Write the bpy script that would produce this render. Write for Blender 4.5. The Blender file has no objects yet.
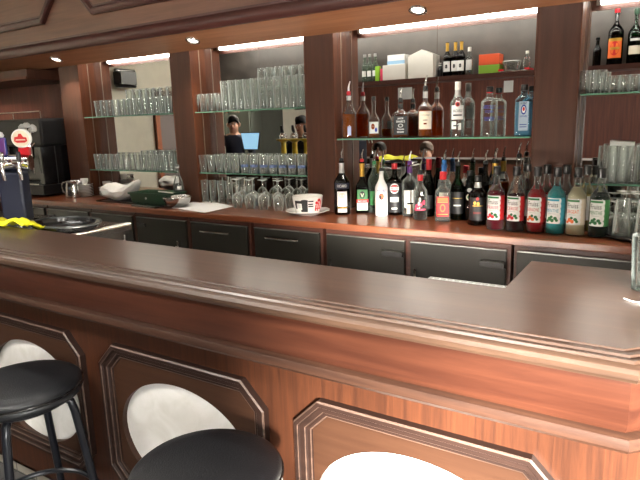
import bpy, bmesh, math, random
from math import sin, cos, pi, sqrt, atan2, radians
from mathutils import Vector, Matrix
random.seed(7)
S = bpy.context.scene
COL = S.collection

# ------------------------------------------------------------------ camera frame (eye 1.5 m above the floor, at the origin)
F = 565.0
PITCH, ROLL, YAW = radians(11.81174), radians(-1.71576), radians(-32.07533)
EYE = Vector((0, 0, 1.5))
def _rot():
    B = Matrix(((1, 0, 0), (0, 0, -1), (0, 1, 0)))
    Rz = Matrix(((cos(YAW), -sin(YAW), 0), (sin(YAW), cos(YAW), 0), (0, 0, 1)))
    Rp = Matrix(((1, 0, 0), (0, cos(PITCH), -sin(PITCH)), (0, sin(PITCH), cos(PITCH))))
    Rr = Matrix(((cos(ROLL), -sin(ROLL), 0), (sin(ROLL), cos(ROLL), 0), (0, 0, 1)))
    return Rr @ Rp @ B @ Rz
R = _rot()
RT = R.transposed()
def at(px, py, Y=None, Z=None):
    d = RT @ Vector(((px - 320) / F, (py - 240) / F, 1.0))
    t = Y / d.y if Y is not None else (Z - 1.5) / d.z
    return EYE + d * t
def xat(px, py, Y): return at(px, py, Y=Y).x
def faceto(x, y): return atan2(x, y) * -1.0      # turn a front that looks towards -y to the eye

cam_d = bpy.data.cameras.new('camera'); cam = bpy.data.objects.new('camera', cam_d); COL.objects.link(cam)
cam_d.sensor_width = 36.0; cam_d.lens = 36.0 * F / 640.0; cam_d.clip_start = 0.02
M4 = RT @ Matrix(((1, 0, 0), (0, -1, 0), (0, 0, -1)))
cam.matrix_world = Matrix.Translation(EYE) @ M4.to_4x4()
S.camera = cam

# ------------------------------------------------------------------ materials
def lin(c):
    c = c / 255.0
    return c / 12.92 if c <= 0.04045 else ((c + 0.055) / 1.055) ** 2.4
def rgb(r, g, b): return (lin(r), lin(g), lin(b), 1.0)
MATS = {}
def newmat(name):
    m = bpy.data.materials.new(name); m.use_nodes = True
    nt = m.node_tree; nt.nodes.clear()
    return m, nt, nt.nodes, nt.links
def plain(name, c, rough=0.5, metal=0.0, spec=0.5, emit=0.0, bump=0.0, bscale=60.0, var=0.0, vscale=8.0, coat=0.0):
    if name in MATS: return MATS[name]
    m, nt, N, L = newmat(name)
    o = N.new('ShaderNodeOutputMaterial'); p = N.new('ShaderNodeBsdfPrincipled')
    p.inputs['Base Color'].default_value = c
    p.inputs['Roughness'].default_value = rough; p.inputs['Metallic'].default_value = metal
    p.inputs['Specular IOR Level'].default_value = spec
    p.inputs['Coat Weight'].default_value = coat; p.inputs['Coat Roughness'].default_value = 0.15
    if emit:
        p.inputs['Emission Color'].default_value = c; p.inputs['Emission Strength'].default_value = emit
    tc = N.new('ShaderNodeTexCoord')
    n = N.new('ShaderNodeTexNoise'); n.inputs['Scale'].default_value = vscale; n.inputs['Detail'].default_value = 4
    L.new(tc.outputs['Object'], n.inputs['Vector'])
    v = var or 0.04
    r = N.new('ShaderNodeValToRGB')
    r.color_ramp.elements[0].position = 0.3; r.color_ramp.elements[1].position = 0.7
    r.color_ramp.elements[0].color = (c[0]*(1-v), c[1]*(1-v), c[2]*(1-v), 1)
    r.color_ramp.elements[1].color = (min(1, c[0]*(1+v)), min(1, c[1]*(1+v)), min(1, c[2]*(1+v)), 1)
    L.new(n.outputs['Fac'], r.inputs['Fac']); L.new(r.outputs['Color'], p.inputs['Base Color'])
    if bump:
        n2 = N.new('ShaderNodeTexNoise'); n2.inputs['Scale'].default_value = bscale; n2.inputs['Detail'].default_value = 5
        L.new(tc.outputs['Object'], n2.inputs['Vector'])
        b = N.new('ShaderNodeBump'); b.inputs['Strength'].default_value = bump; b.inputs['Distance'].default_value = 0.004
        L.new(n2.outputs['Fac'], b.inputs['Height']); L.new(b.outputs['Normal'], p.inputs['Normal'])
    L.new(p.outputs['BSDF'], o.inputs['Surface'])
    MATS[name] = m
    return m
def wood(name, c1, c2, axis='X', rough=0.35, fine=55.0, coat=0.25, wear=None, spec=0.5):
    if name in MATS: return MATS[name]
    m, nt, N, L = newmat(name)
    o = N.new('ShaderNodeOutputMaterial'); p = N.new('ShaderNodeBsdfPrincipled')
    g = N.new('ShaderNodeNewGeometry')
    mp = N.new('ShaderNodeMapping'); L.new(g.outputs['Position'], mp.inputs['Vector'])
    sc = [fine, fine, fine]; sc['XYZ'.index(axis)] = fine / 22.0
    mp.inputs['Scale'].default_value = sc
    n = N.new('ShaderNodeTexNoise'); n.inputs['Scale'].default_value = 1.0; n.inputs['Detail'].default_value = 6
    n.inputs['Roughness'].default_value = 0.65; n.inputs['Distortion'].default_value = 0.6
    L.new(mp.outputs['Vector'], n.inputs['Vector'])
    r = N.new('ShaderNodeValToRGB'); r.color_ramp.elements[0].position = 0.32; r.color_ramp.elements[1].position = 0.68
    r.color_ramp.elements[0].color = c1; r.color_ramp.elements[1].color = c2
    L.new(n.outputs['Fac'], r.inputs['Fac'])
    mp2 = N.new('ShaderNodeMapping'); L.new(g.outputs['Position'], mp2.inputs['Vector'])
    s2 = [5.0, 5.0, 5.0]; s2['XYZ'.index(axis)] = 0.9; mp2.inputs['Scale'].default_value = s2
    n2 = N.new('ShaderNodeTexNoise'); n2.inputs['Detail'].default_value = 3; n2.inputs['Scale'].default_value = 1.0
    L.new(mp2.outputs['Vector'], n2.inputs['Vector'])
    mx = N.new('ShaderNodeMixRGB'); mx.blend_type = 'MULTIPLY'; mx.inputs['Fac'].default_value = 0.55
    r2 = N.new('ShaderNodeValToRGB'); r2.color_ramp.elements[0].position = 0.3; r2.color_ramp.elements[1].position = 0.7
    r2.color_ramp.elements[0].color = (0.55, 0.55, 0.55, 1); r2.color_ramp.elements[1].color = (1, 1, 1, 1)
    L.new(n2.outputs['Fac'], r2.inputs['Fac'])
    L.new(r.outputs['Color'], mx.inputs['Color1']); L.new(r2.outputs['Color'], mx.inputs['Color2'])
    L.new(mx.outputs['Color'], p.inputs['Base Color'])
    p.inputs['Roughness'].default_value = rough; p.inputs['Specular IOR Level'].default_value = spec
    p.inputs['Coat Weight'].default_value = coat; p.inputs['Coat Roughness'].default_value = 0.2
    b = N.new('ShaderNodeBump'); b.inputs['Strength'].default_value = 0.12; b.inputs['Distance'].default_value = 0.002
    L.new(n.outputs['Fac'], b.inputs['Height']); L.new(b.outputs['Normal'], p.inputs['Normal'])
    L.new(p.outputs['BSDF'], o.inputs['Surface'])
    MATS[name] = m
    return m
def clear(name, tint=(0.97, 0.985, 0.975, 1), refl=1.0, ior=1.5, rough=0.03, milk=0.0, base=0.0):
    """clear glass: the tinted view through plus fresnel reflection"""
    if name in MATS: return MATS[name]
    m, nt, N, L = newmat(name)
    o = N.new('ShaderNodeOutputMaterial')
    t = N.new('ShaderNodeBsdfTransparent'); t.inputs['Color'].default_value = tint
    g = N.new('ShaderNodeBsdfGlossy'); g.inputs['Roughness'].default_value = rough
    g.inputs['Color'].default_value = (1, 1, 1, 1)
    fr = N.new('ShaderNodeLayerWeight'); fr.inputs['Blend'].default_value = 0.28
    mu = N.new('ShaderNodeMath'); mu.operation = 'MULTIPLY'; mu.inputs[1].default_value = refl
    mu.use_clamp = True
    L.new(fr.outputs['Fresnel'], mu.inputs[0])
    m1 = N.new('ShaderNodeMixShader')
    L.new(mu.outputs[0], m1.inputs['Fac']); L.new(t.outputs[0], m1.inputs[1]); L.new(g.outputs[0], m1.inputs[2])
    out = m1
    if milk:  # white mixed in, mostly towards the edges, standing in for bright glints
        d = N.new('ShaderNodeBsdfTranslucent'); d.inputs['Color'].default_value = (0.9, 0.95, 0.92, 1)
        d2 = N.new('ShaderNodeBsdfDiffuse'); d2.inputs['Color'].default_value = (0.9, 0.94, 0.9, 1)
        a = N.new('ShaderNodeMixShader'); a.inputs['Fac'].default_value = 0.5
        L.new(d.outputs[0], a.inputs[1]); L.new(d2.outputs[0], a.inputs[2])
        lw = N.new('ShaderNodeLayerWeight'); lw.inputs['Blend'].default_value = 0.5
        mm = N.new('ShaderNodeMath'); mm.operation = 'MULTIPLY_ADD'; mm.inputs[1].default_value = milk; mm.inputs[2].default_value = base; mm.use_clamp = True
        L.new(lw.outputs['Facing'], mm.inputs[0])
        m2 = N.new('ShaderNodeMixShader')
        L.new(mm.outputs[0], m2.inputs['Fac']); L.new(m1.outputs[0], m2.inputs[1]); L.new(a.outputs[0], m2.inputs[2])
        out = m2
    L.new(out.outputs[0], o.inputs['Surface'])
    MATS[name] = m
    return m
def fluid(name, c, clearness=0.45):
    """coloured drink: partly see-through"""
    if name in MATS: return MATS[name]
    m, nt, N, L = newmat(name)
    o = N.new('ShaderNodeOutputMaterial')
    t = N.new('ShaderNodeBsdfTransparent'); t.inputs['Color'].default_value = c
    d = N.new('ShaderNodeBsdfTranslucent'); d.inputs['Color'].default_value = c
    d2 = N.new('ShaderNodeBsdfDiffuse'); d2.inputs['Color'].default_value = c
    a = N.new('ShaderNodeMixShader'); a.inputs['Fac'].default_value = 0.55
    L.new(d.outputs[0], a.inputs[1]); L.new(d2.outputs[0], a.inputs[2])
    b = N.new('ShaderNodeMixShader'); b.inputs['Fac'].default_value = clearness
    L.new(a.outputs[0], b.inputs[1]); L.new(t.outputs[0], b.inputs[2])
    L.new(b.outputs[0], o.inputs['Surface'])
    MATS[name] = m
    return m
def mirror_mat():
    m, nt, N, L = newmat('mirror')
    o = N.new('ShaderNodeOutputMaterial'); g = N.new('ShaderNodeBsdfGlossy')
    g.inputs['Roughness'].default_value = 0.0
    tc = N.new('ShaderNodeTexCoord'); n = N.new('ShaderNodeTexNoise'); n.inputs['Scale'].default_value = 3.0
    L.new(tc.outputs['Object'], n.inputs['Vector'])
    r = N.new('ShaderNodeValToRGB'); r.color_ramp.elements[0].color = (0.80, 0.80, 0.78, 1); r.color_ramp.elements[1].color = (0.86, 0.86, 0.84, 1)
    L.new(n.outputs['Fac'], r.inputs['Fac']); L.new(r.outputs['Color'], g.inputs['Color'])
    L.new(g.outputs[0], o.inputs['Surface'])
    return m
def tiles(name, c, joint, size, rough=0.35):
    m, nt, N, L = newmat(name)
    o = N.new('ShaderNodeOutputMaterial'); p = N.new('ShaderNodeBsdfPrincipled')
    g = N.new('ShaderNodeNewGeometry'); b = N.new('ShaderNodeTexBrick')
    b.offset = 0.0; b.inputs['Scale'].default_value = 1.0
    b.inputs['Brick Width'].default_value = size[0]; b.inputs['Row Height'].default_value = size[1]
    b.inputs['Mortar Size'].default_value = 0.004
    b.inputs['Color1'].default_value = c; b.inputs['Color2'].default_value = (c[0]*.9, c[1]*.9, c[2]*.88, 1); b.inputs['Mortar'].default_value = joint
    mp = N.new('ShaderNodeMapping'); L.new(g.outputs['Position'], mp.inputs['Vector'])
    if size[2] == 'XZ': mp.inputs['Rotation'].default_value = (radians(90), 0, 0)
    L.new(mp.outputs['Vector'], b.inputs['Vector']); L.new(b.outputs['Color'], p.inputs['Base Color'])
    p.inputs['Roughness'].default_value = rough
    L.new(p.outputs['BSDF'], o.inputs['Surface'])
    return m
def marble(name):
    m, nt, N, L = newmat(name)
    o = N.new('ShaderNodeOutputMaterial'); p = N.new('ShaderNodeBsdfPrincipled')
    tc = N.new('ShaderNodeNewGeometry')
    n = N.new('ShaderNodeTexNoise'); n.inputs['Scale'].default_value = 9.0; n.inputs['Detail'].default_value = 7; n.inputs['Distortion'].default_value = 1.4
    L.new(tc.outputs['Position'], n.inputs['Vector'])
    r = N.new('ShaderNodeValToRGB'); r.color_ramp.elements[0].position = 0.3; r.color_ramp.elements[1].position = 0.7
    r.color_ramp.elements[0].color = rgb(214, 211, 204); r.color_ramp.elements[1].color = rgb(232, 230, 226)
    L.new(n.outputs['Fac'], r.inputs['Fac']); L.new(r.outputs['Color'], p.inputs['Base Color'])
    p.inputs['Roughness'].default_value = 0.45
    L.new(p.outputs['BSDF'], o.inputs['Surface'])
    return m

W_FRONT = wood('mahogany_board', rgb(52, 26, 18), rgb(74, 41, 28), 'X', 0.34, 40, 0.08, spec=0.3)
W_TOP = wood('dark_bar_top', rgb(64, 46, 37), rgb(82, 60, 48), 'X', 0.38, 30, 0.35)
W_NOSE = wood('worn_bar_edge', rgb(56, 40, 31), rgb(86, 64, 50), 'X', 0.36, 45, 0.15)
W_LIP = wood('oak_lip', rgb(46, 29, 22), rgb(70, 46, 34), 'X', 0.42, 60, 0.0, spec=0.3)
W_VENEER = wood('vertical_veneer', rgb(50, 27, 17), rgb(76, 42, 25), 'Z', 0.42, 70, 0.0, spec=0.3)
W_PANEL = wood('brown_panel', rgb(54, 33, 22), rgb(64, 41, 28), 'X', 0.42, 60, 0.0, spec=0.3)
W_FRAME = wood('dark_frame', rgb(36, 24, 20), rgb(48, 32, 26), 'X', 0.45, 50, 0.0, spec=0.25)
W_FRAMEL = wood('worn_frame_edge', rgb(66, 49, 41), rgb(100, 78, 66), 'X', 0.35, 50, 0.2)
W_PIL = wood('pilaster_wood', rgb(64, 38, 27), rgb(84, 51, 37), 'Z', 0.5, 30, 0.0, spec=0.3)
W_CHEEK = wood('cheek_wood', rgb(82, 44, 27), rgb(106, 60, 36), 'Z', 0.5, 40, 0.0, spec=0.2)
W_CANOPY = wood('canopy_wood', rgb(160, 106, 74), rgb(184, 128, 92), 'X', 0.45, 36, 0.1)
W_FASCIA = wood('fascia_wood', rgb(112, 78, 62), rgb(136, 96, 76), 'X', 0.42, 36, 0.15)
W_CROLL = wood('canopy_roll', rgb(62, 32, 28), rgb(84, 44, 38), 'X', 0.4, 40, 0.1)
W_COUNTER = wood('counter_wood', rgb(104, 54, 32), rgb(140, 80, 50), 'X', 0.28, 30, 0.35)
W_STILE = wood('stile_wood', rgb(62, 34, 26), rgb(84, 48, 38), 'X', 0.45, 40, 0.1)
W_WALL = wood('wall_wood', rgb(92, 46, 34), rgb(124, 66, 48), 'Z', 0.5, 24, 0.05)
STEEL = plain('stainless', (0.62, 0.62, 0.60, 1), 0.22, 1.0)
CHROME = plain('chrome', (0.82, 0.82, 0.82, 1), 0.08, 1.0)
DOORM = plain('dark_graphite', rgb(34, 33, 29), 0.38, 0.1, spec=0.35, var=0.12, vscale=3)
EDGE = plain('door_edge', rgb(150, 150, 146), 0.3, 0.7)
BLACK = plain('black_plastic', rgb(18, 18, 19), 0.35)
BLACKG = plain('black_gloss', rgb(12, 12, 13), 0.12, coat=0.5)
VINYL = plain('black_vinyl', rgb(20, 21, 24), 0.42, bump=0.25, bscale=260)
TUBE = plain('black_tube', rgb(26, 28, 34), 0.28, 0.2)
WHITE = plain('white_paint', rgb(226, 222, 212), 0.6)
PAPER = plain('white_paper', rgb(240, 240, 238), 0.7)
CERAM = plain('white_ceramic', rgb(238, 236, 230), 0.18, coat=0.4)
CREAM = plain('cream_label', rgb(222, 212, 190), 0.55)
WLAB = plain('white_label', rgb(232, 232, 228), 0.5)
REDL = plain('red_label', rgb(196, 36, 40), 0.45)
REDP = plain('red_plastic', rgb(200, 30, 40), 0.35)
PINKR = plain('pink_red', rgb(206, 60, 90), 0.45)
GREENL = plain('green_label', rgb(56, 128, 70), 0.45)
LEAF = plain('leaf_print', rgb(40, 110, 60), 0.5)
ORANGE = plain('orange_print', rgb(228, 106, 40), 0.45)
BLUEL = plain('blue_label', rgb(38, 62, 150), 0.45)
BLUEP = plain('blue_plastic', rgb(52, 120, 200), 0.35)
PURPLE = plain('purple_plastic', rgb(96, 50, 120), 0.35)
BLACKL = plain('black_label', rgb(24, 24, 26), 0.45)
NAVY = plain('navy_paint', rgb(28, 32, 52), 0.5)
GOLD = plain('gold_foil', rgb(206, 164, 72), 0.3, 0.7)
SILVER = plain('silver_foil', rgb(196, 196, 194), 0.3, 0.7)
YELLOW = plain('yellow_cloth', rgb(232, 226, 30), 0.8, bump=0.5, bscale=120)
LIME = plain('lime_card', rgb(140, 190, 50), 0.55)
DGREEN = plain('dark_green_plastic', rgb(30, 62, 42), 0.4)
GREYLAM = plain('grey_laminate', rgb(74, 68, 62), 0.45, var=0.2, vscale=5)
PLASTIC = plain('white_bag', rgb(232, 230, 224), 0.45)
TURQ = plain('turquoise_print', rgb(60, 160, 180), 0.45)
TUBEL = plain('tube_light', (1.0, 0.97, 0.9, 1), 0.5, emit=19.0)
BULB = plain('bulb', (1.0, 0.95, 0.85, 1), 0.5, emit=3.0)
GLASS = clear('clear_glass', (0.965, 0.98, 0.97, 1), 1.3, milk=0.62, base=0.035)
STEMG = clear('stem_glass', (0.965, 0.98, 0.97, 1), 1.3, milk=0.62, base=0.035)
BGLASS = clear('bottle_glass', (0.95, 0.97, 0.955, 1), 1.15, milk=0.22)
PANE = clear('window_glass', (0.98, 0.99, 0.99, 1), 0.6)
SHELFG = clear('shelf_glass', (0.86, 0.95, 0.90, 1), 1.0)
SHELFE = plain('shelf_glass_edge', rgb(96, 140, 118), 0.15, coat=0.5)
GREENG = clear('green_glass', (0.10, 0.32, 0.16, 1), 0.9)
DARKG = clear('dark_glass', (0.10, 0.10, 0.085, 1), 0.9)
DKGREENG = clear('dark_green_glass', (0.06, 0.14, 0.08, 1), 0.9)
BLUEG = clear('blue_glass', (0.62, 0.86, 0.96, 1), 1.0, milk=0.3)
MIRROR = mirror_mat()
BRONZE = plain('dull_bronze', rgb(130, 108, 92), 0.5, 0.3)
MARBLE = marble('cream_marble')
FLOORT = tiles('floor_tile', rgb(92, 90, 90), rgb(52, 50, 50), (0.3, 0.3, 'XY'))
SKIRT = tiles('skirting_tile', rgb(196, 188, 172), rgb(110, 102, 94), (0.15, 0.4, 'XZ'))
SILVERLAB = plain('pale_grey_label', rgb(200, 200, 196), 0.4)

# ------------------------------------------------------------------ mesh builder
class MB:
    def __init__(self): self.v = []; self.f = []; self.m = []; self.mats = []
    def mi(self, mat):
        if mat not in self.mats: self.mats.append(mat)
        return self.mats.index(mat)
    def add(self, vs, fs, mat):
        o = len(self.v); k = self.mi(mat)
        self.v += [tuple(p) for p in vs]
        for f in fs: self.f.append(tuple(i + o for i in f)); self.m.append(k)
        return self
    def box(self, x0, x1, y0, y1, z0, z1, mat, front=None, top=None):
        vs = [(x0,y0,z0),(x1,y0,z0),(x1,y1,z0),(x0,y1,z0),(x0,y0,z1),(x1,y0,z1),(x1,y1,z1),(x0,y1,z1)]
        self.add(vs, [(3,2,1,0),(1,2,6,5),(2,3,7,6),(3,0,4,7)], mat)
        self.add(vs, [(0,1,5,4)], front or mat); self.add(vs, [(4,5,6,7)], top or mat)
        return self
    def prism(self, pts, z0, z1, mat, axis='Z'):
        n = len(pts)
        def P(a, b, c): return (a, b, c) if axis == 'Z' else ((a, c, b) if axis == 'Y' else (c, a, b))
        vs = [P(a, b, z0) for a, b in pts] + [P(a, b, z1) for a, b in pts]
        fs = [tuple(range(n))[::-1], tuple(range(n, 2*n))] + [(i, (i+1) % n, n + (i+1) % n, n + i) for i in range(n)]
        return self.add(vs, fs, mat)
    def lathe(self, prof, mat, seg=24, sq=None, asp=1.0, off=(0,0,0), caps=True, M=None):
        """prof: (z, r) list; sq: exponent per ring (2 = round)"""
        vs = []; n = len(prof)
        for i, (z, r) in enumerate(prof):
            e = 2.0 if sq is None else (sq[i] if isinstance(sq, (list, tuple)) else sq)
            for k in range(seg):
                a = 2*pi*(k + 0.5)/seg
                c, s = cos(a), sin(a)
                x = abs(c)**(2/e)*(1 if c >= 0 else -1); y = abs(s)**(2/e)*(1 if s >= 0 else -1)
                p = Vector((x*r, y*r*asp, z))
                if M is not None: p = M @ p
                vs.append((p.x+off[0], p.y+off[1], p.z+off[2]))
        fs = []
        for i in range(n-1):
            for k in range(seg):
                a = i*seg + k; b = i*seg + (k+1) % seg
                fs.append((a, b, b+seg, a+seg))
        if caps:
            fs.append(tuple(range(seg))[::-1]); fs.append(tuple(range((n-1)*seg, n*seg)))
        return self.add(vs, fs, mat)
    def tube(self, pts, r, mat, seg=10, closed=False):
        pts = [Vector(p) for p in pts]; n = len(pts); vs = []
        rr = r if isinstance(r, (list, tuple)) else [r]*n
        up = None
        for i in range(n):
            if closed: d = pts[(i+1) % n] - pts[i-1]
            else: d = pts[min(i+1, n-1)] - pts[max(i-1, 0)]
            d.normalize()
            if up is None: up = Vector((0,0,1)) if abs(d.z) < 0.9 else Vector((1,0,0))
            s = d.cross(up).normalized(); up = s.cross(d).normalized()
            for k in range(seg):
                a = 2*pi*k/seg
                vs.append(pts[i] + (s*cos(a) + up*sin(a))*rr[i])
        fs = []
        for i in range(n if closed else n-1):
            for k in range(seg):
                a = i*seg + k; b = i*seg + (k+1) % seg; j = ((i+1) % n)*seg
                fs.append((a, b, j + (k+1) % seg, j + k))
        if not closed:
            fs.append(tuple(range(seg))[::-1]); fs.append(tuple(range((n-1)*seg, n*seg)))
        return self.add(vs, fs, mat)
    def sweep(self, prof, path, mat, mats=None):
        """prof (d, z) with d = outward distance from the path; path of (x, y); mitred corners"""
        P = [Vector((a, b)) for a, b in path]; n = len(P); vs = []; m = len(prof)
        for i in range(n):
            ns = []
            if i > 0: e = (P[i]-P[i-1]).normalized(); ns.append(Vector((e.y, -e.x)))
            if i < n-1: e = (P[i+1]-P[i]).normalized(); ns.append(Vector((e.y, -e.x)))
            nn = ns[0] if len(ns) == 1 else (ns[0]+ns[1])/(1+ns[0].dot(ns[1]))
            for d, z in prof: q = P[i]+nn*d; vs.append((q.x, q.y, z))
        for i in range(n-1):
            for k in range(m-1):
                a = i*m + k
                self.add([vs[a], vs[a+m], vs[a+m+1], vs[a+1]], [(0,1,2,3)], (mats[k] if mats else mat))
        return self
    def build(self, name, parent=None, loc=(0,0,0), smooth=True, bevel=0.0, rz=0.0, ang=35, weld=False, fix=True):
        me = bpy.data.meshes.new(name)
        me.from_pydata(self.v, [], self.f)
        for mt in self.mats: me.materials.append(mt)
        me.polygons.foreach_set('material_index', self.m)
        bm = bmesh.new(); bm.from_mesh(me)
        bmesh.ops.remove_doubles(bm, verts=bm.verts, dist=1e-5)
        if fix: bmesh.ops.recalc_face_normals(bm, faces=bm.faces)
        bm.to_mesh(me); bm.free()
        if smooth:
            me.polygons.foreach_set('use_smooth', [True]*len(me.polygons)); me.set_sharp_from_angle(angle=radians(ang))
        o = bpy.data.objects.new(name, me); COL.objects.link(o)
        o.location = loc; o.rotation_euler = (0,0,rz)
        if parent: o.parent = parent
        if bevel:
            b = o.modifiers.new('bevel', 'BEVEL'); b.width = bevel; b.segments = 2; b.limit_method = 'ANGLE'; b.angle_limit = radians(40)
        return o
def tag(o, label=None, cat=None, group=None, kind=None):
    if label: o['label'] = label
    if cat: o['category'] = cat
    if group: o['group'] = group
    if kind: o['kind'] = kind
    return o
def thing(name, label, cat, loc=(0,0,0), rz=0.0, group=None):
    o = bpy.data.objects.new(name, None); COL.objects.link(o)
    o.empty_display_size = 0.05; o.location = loc; o.rotation_euler = (0,0,rz)
    return tag(o, label, cat, group)
KIDS = {}
def dup(root, loc, rz=0.0, label=None, group=None, scale=None):
    if root.name not in KIDS: KIDS[root.name] = [(c, list(c.children)) for c in root.children]
    r = root.copy(); COL.objects.link(r); r.location = loc; r.rotation_euler = (0,0,rz)
    if label: r['label'] = label
    if group: r['group'] = group
    if scale: r.scale = scale
    for ch, gs in KIDS[root.name]:
        c = ch.copy(); COL.objects.link(c); c.parent = r
        for g in gs:
            d = g.copy(); COL.objects.link(d); d.parent = c
    return r
def struct(o): o['kind'] = 'structure'; return o

TXT = {}
def text_mesh(s):
    if s in TXT: return TXT[s]
    cu = bpy.data.curves.new('lettering_source', 'FONT'); cu.body = s; cu.align_x = 'CENTER'; cu.align_y = 'CENTER'; cu.size = 1.0
    cu.resolution_u = 2
    ob = bpy.data.objects.new('lettering_source', cu); COL.objects.link(ob)
    me = ob.to_mesh()
    vs = [tuple(v.co) for v in me.vertices]; fs = [tuple(p.vertices) for p in me.polygons]
    ob.to_mesh_clear()
    bpy.data.objects.remove(ob); bpy.data.curves.remove(cu)
    xs = [v[0] for v in vs]; ys = [v[1] for v in vs]
    cx, cy = (max(xs)+min(xs))/2, (max(ys)+min(ys))/2
    w, h = max(xs)-min(xs), max(ys)-min(ys)
    TXT[s] = ([((v[0]-cx)/w, (v[1]-cy)/h) for v in vs], fs, w/h)
    return TXT[s]

# ------------------------------------------------------------------ bottles and glasses
def bprof(r, body, sh, rn, neck, foot=0.004):
    """outer profile: body height, shoulder height, neck radius, total height"""
    p = [(0, r*0.82), (foot*0.4, r*0.95), (foot*1.6, r)]
    p += [(body*0.5, r), (body, r)]
    for i in range(1, 9):
        t = i/8; p.append((body + sh*t, rn + (r-rn)*(0.5+0.5*cos(pi*t))))
    p += [(neck - 0.012, rn), (neck - 0.011, rn*1.15), (neck, rn*1.15)]
    return p
def rad(prof, z):
    for (z0, r0), (z1, r1) in zip(prof, prof[1:]):
        if z0 <= z <= z1 and z1 > z0: return r0 + (r1-r0)*(z-z0)/(z1-z0)
    return prof[-1][1]
def sqlist(prof, sq, body, sh):
    return [sq if z <= body else max(2.0, sq + (2.0-sq)*min(1, (z-body)/sh)) for z, r in prof]
def decorate(mb, prof, sqs, asp, items, A0=0.0):
    """label pieces wrapped on the bottle face that looks to -y.  u in angle (deg), v in height (m)"""
    zs = [p[0] for p in prof]
    def pos(ad, z, off):
        e = 2.0
        if isinstance(sqs, list):
            e = sqs[min(range(len(zs)), key=lambda i: abs(zs[i]-z))]
        a = radians(ad + A0) - pi/2
        c, s = cos(a), sin(a)
        q = (abs(c)**e + abs(s)**e)**(-1/e)
        r = (rad(prof, z) + off)*q
        return (c*r, s*r*asp, z)
    k = 0
    for it in items:
        k += 1; off = 0.0006 + 0.00035*k
        if it[0] == 'rect':
            _, a0, a1, z0, z1, mat = it; n = 10; m = 4; vs = []
            for j in range(m+1):
                for i in range(n+1): vs.append(pos(a0+(a1-a0)*i/n, z0+(z1-z0)*j/m, off))
            fs = [(j*(n+1)+i, j*(n+1)+i+1, (j+1)*(n+1)+i+1, (j+1)*(n+1)+i) for j in range(m) for i in range(n)]
            mb.add(vs, fs, mat)
        elif it[0] == 'ell':
            _, ac, zc, ra, rz_, mat = it; n = 16
            vs = [pos(ac, zc, off)] + [pos(ac+ra*cos(2*pi*i/n), zc+rz_*sin(2*pi*i/n), off) for i in range(n)]
            mb.add(vs, [(0, 1+i, 1+(i+1) % n) for i in range(n)], mat)
        elif it[0] == 'poly':
            _, pts, mat = it
            vs = [pos(a, z, off) for a, z in pts]; mb.add(vs, [tuple(range(len(vs)))], mat)
        elif it[0] == 'text':
            _, s, ac, zc, wa, h, mat = it
            v, f, asp_ = text_mesh(s)
            mb.add([pos(ac + p[0]*wa, zc + p[1]*h, off) for p in v], f, mat)
def spout_into(mb, z, kind='steel', col=None):
    """pour spout standing on the mouth at height z"""
    col = col or BLACK
    mb.lathe([(z-0.006, 0.0125), (z+0.012, 0.0135), (z+0.016, 0.012), (z+0.02, 0.008)], col, 14)
    tip = CHROME if kind == 'steel' else WLAB
    mb.tube([(0,0,z+0.018), (0,0,z+0.04), (0.003,0,z+0.056), (0.010,0,z+0.078)], [0.0065,0.0055,0.0045,0.0032], tip, 8)
def bottle(name, label, cat, loc, rz, prof, glass, liq=None, fill=0.1, items=(), cap=None, spout=None, collar=None, sq=None, asp=1.0, body=0.1, sh=0.05, group=None, lname='label'):
    t = thing(name, label, cat, loc, rz, group)
    sqs = sqlist(prof, sq, body, sh) if sq else None
    top = prof[-1][0]
    MB().lathe(prof, glass, 28, sqs, asp).build('glass_body', t)
    if liq:
        ip = [(z, max(0.003, r-0.0028)) for z, r in prof if z < fill]
        ip[0] = (0.005, ip[0][1]); ip = [p for p in ip if p[0] >= 0.005 or p is ip[0]]
        ip = [ip[0]] + [p for p in ip[1:] if p[0] > 0.0055]
        ip.append((fill, max(0.003, rad(prof, fill)-0.0028)))
        s2 = sqlist(ip, sq, body, sh) if sq else None
        MB().lathe(ip, liq, 28, s2, asp).build('liquid', t)
    if items:
        mb = MB(); decorate(mb, prof, sqs, asp, items); mb.build(lname, t, fix=False)
    if collar:
        z0, z1, mat = collar
        MB().lathe([(z0, rad(prof, z0)+0.0012), (z0+(z1-z0)*0.5, rad(prof, (z0+z1)/2)+0.0012), (z1, rad(prof, z1)+0.0012)], mat, 20, caps=False).build('foil_collar', t)
    if cap:
        h, mat, r = cap
        MB().lathe([(top-h*0.75, r), (top-h*0.75+0.002, r*1.04), (top+h*0.22, r*1.02), (top+h*0.25, r*0.9)], mat, 18).build('cap', t)
    if spout:
        mb = MB(); spout_into(mb, top, spout[0], spout[1]); mb.build('pour_spout', t)
    return t
def tumbler(h, r0, r1, t=0.0022, base=0.010, mat=None, fac=16):
    p = [(0.0, r0*0.9), (0.002, r0), (h, r1), (h+0.0006, r1-t*0.5), (h, r1-t), (base, r0-t), (base, 0.0005)]
    return MB().lathe(p, mat or GLASS, fac, caps=False)
def wineglass(h, rb, mat=None):
    """upright wine glass"""
    p = [(0, rb*0.95), (0.002, rb), (0.005, rb*0.5), (0.010, 0.005), (h*0.44, 0.0038), (h*0.47, 0.007), (h*0.52, rb*0.62), (h*0.60, rb*0.98), (h*0.70, rb*1.06), (h*0.84, rb*0.98), (h, rb*0.80), (h, rb*0.77), (h*0.84, rb*0.94), (h*0.70, rb*1.02), (h*0.60, rb*0.94), (h*0.52, rb*0.56), (h*0.485, 0.004)]
    return p
def invert(p, h): return [(h - z, r) for z, r in p]

ORD = ['first','second','third','fourth','fifth','sixth','seventh','eighth','ninth','tenth','eleventh','twelfth','thirteenth','fourteenth','fifteenth','sixteenth','seventeenth','eighteenth']
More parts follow.
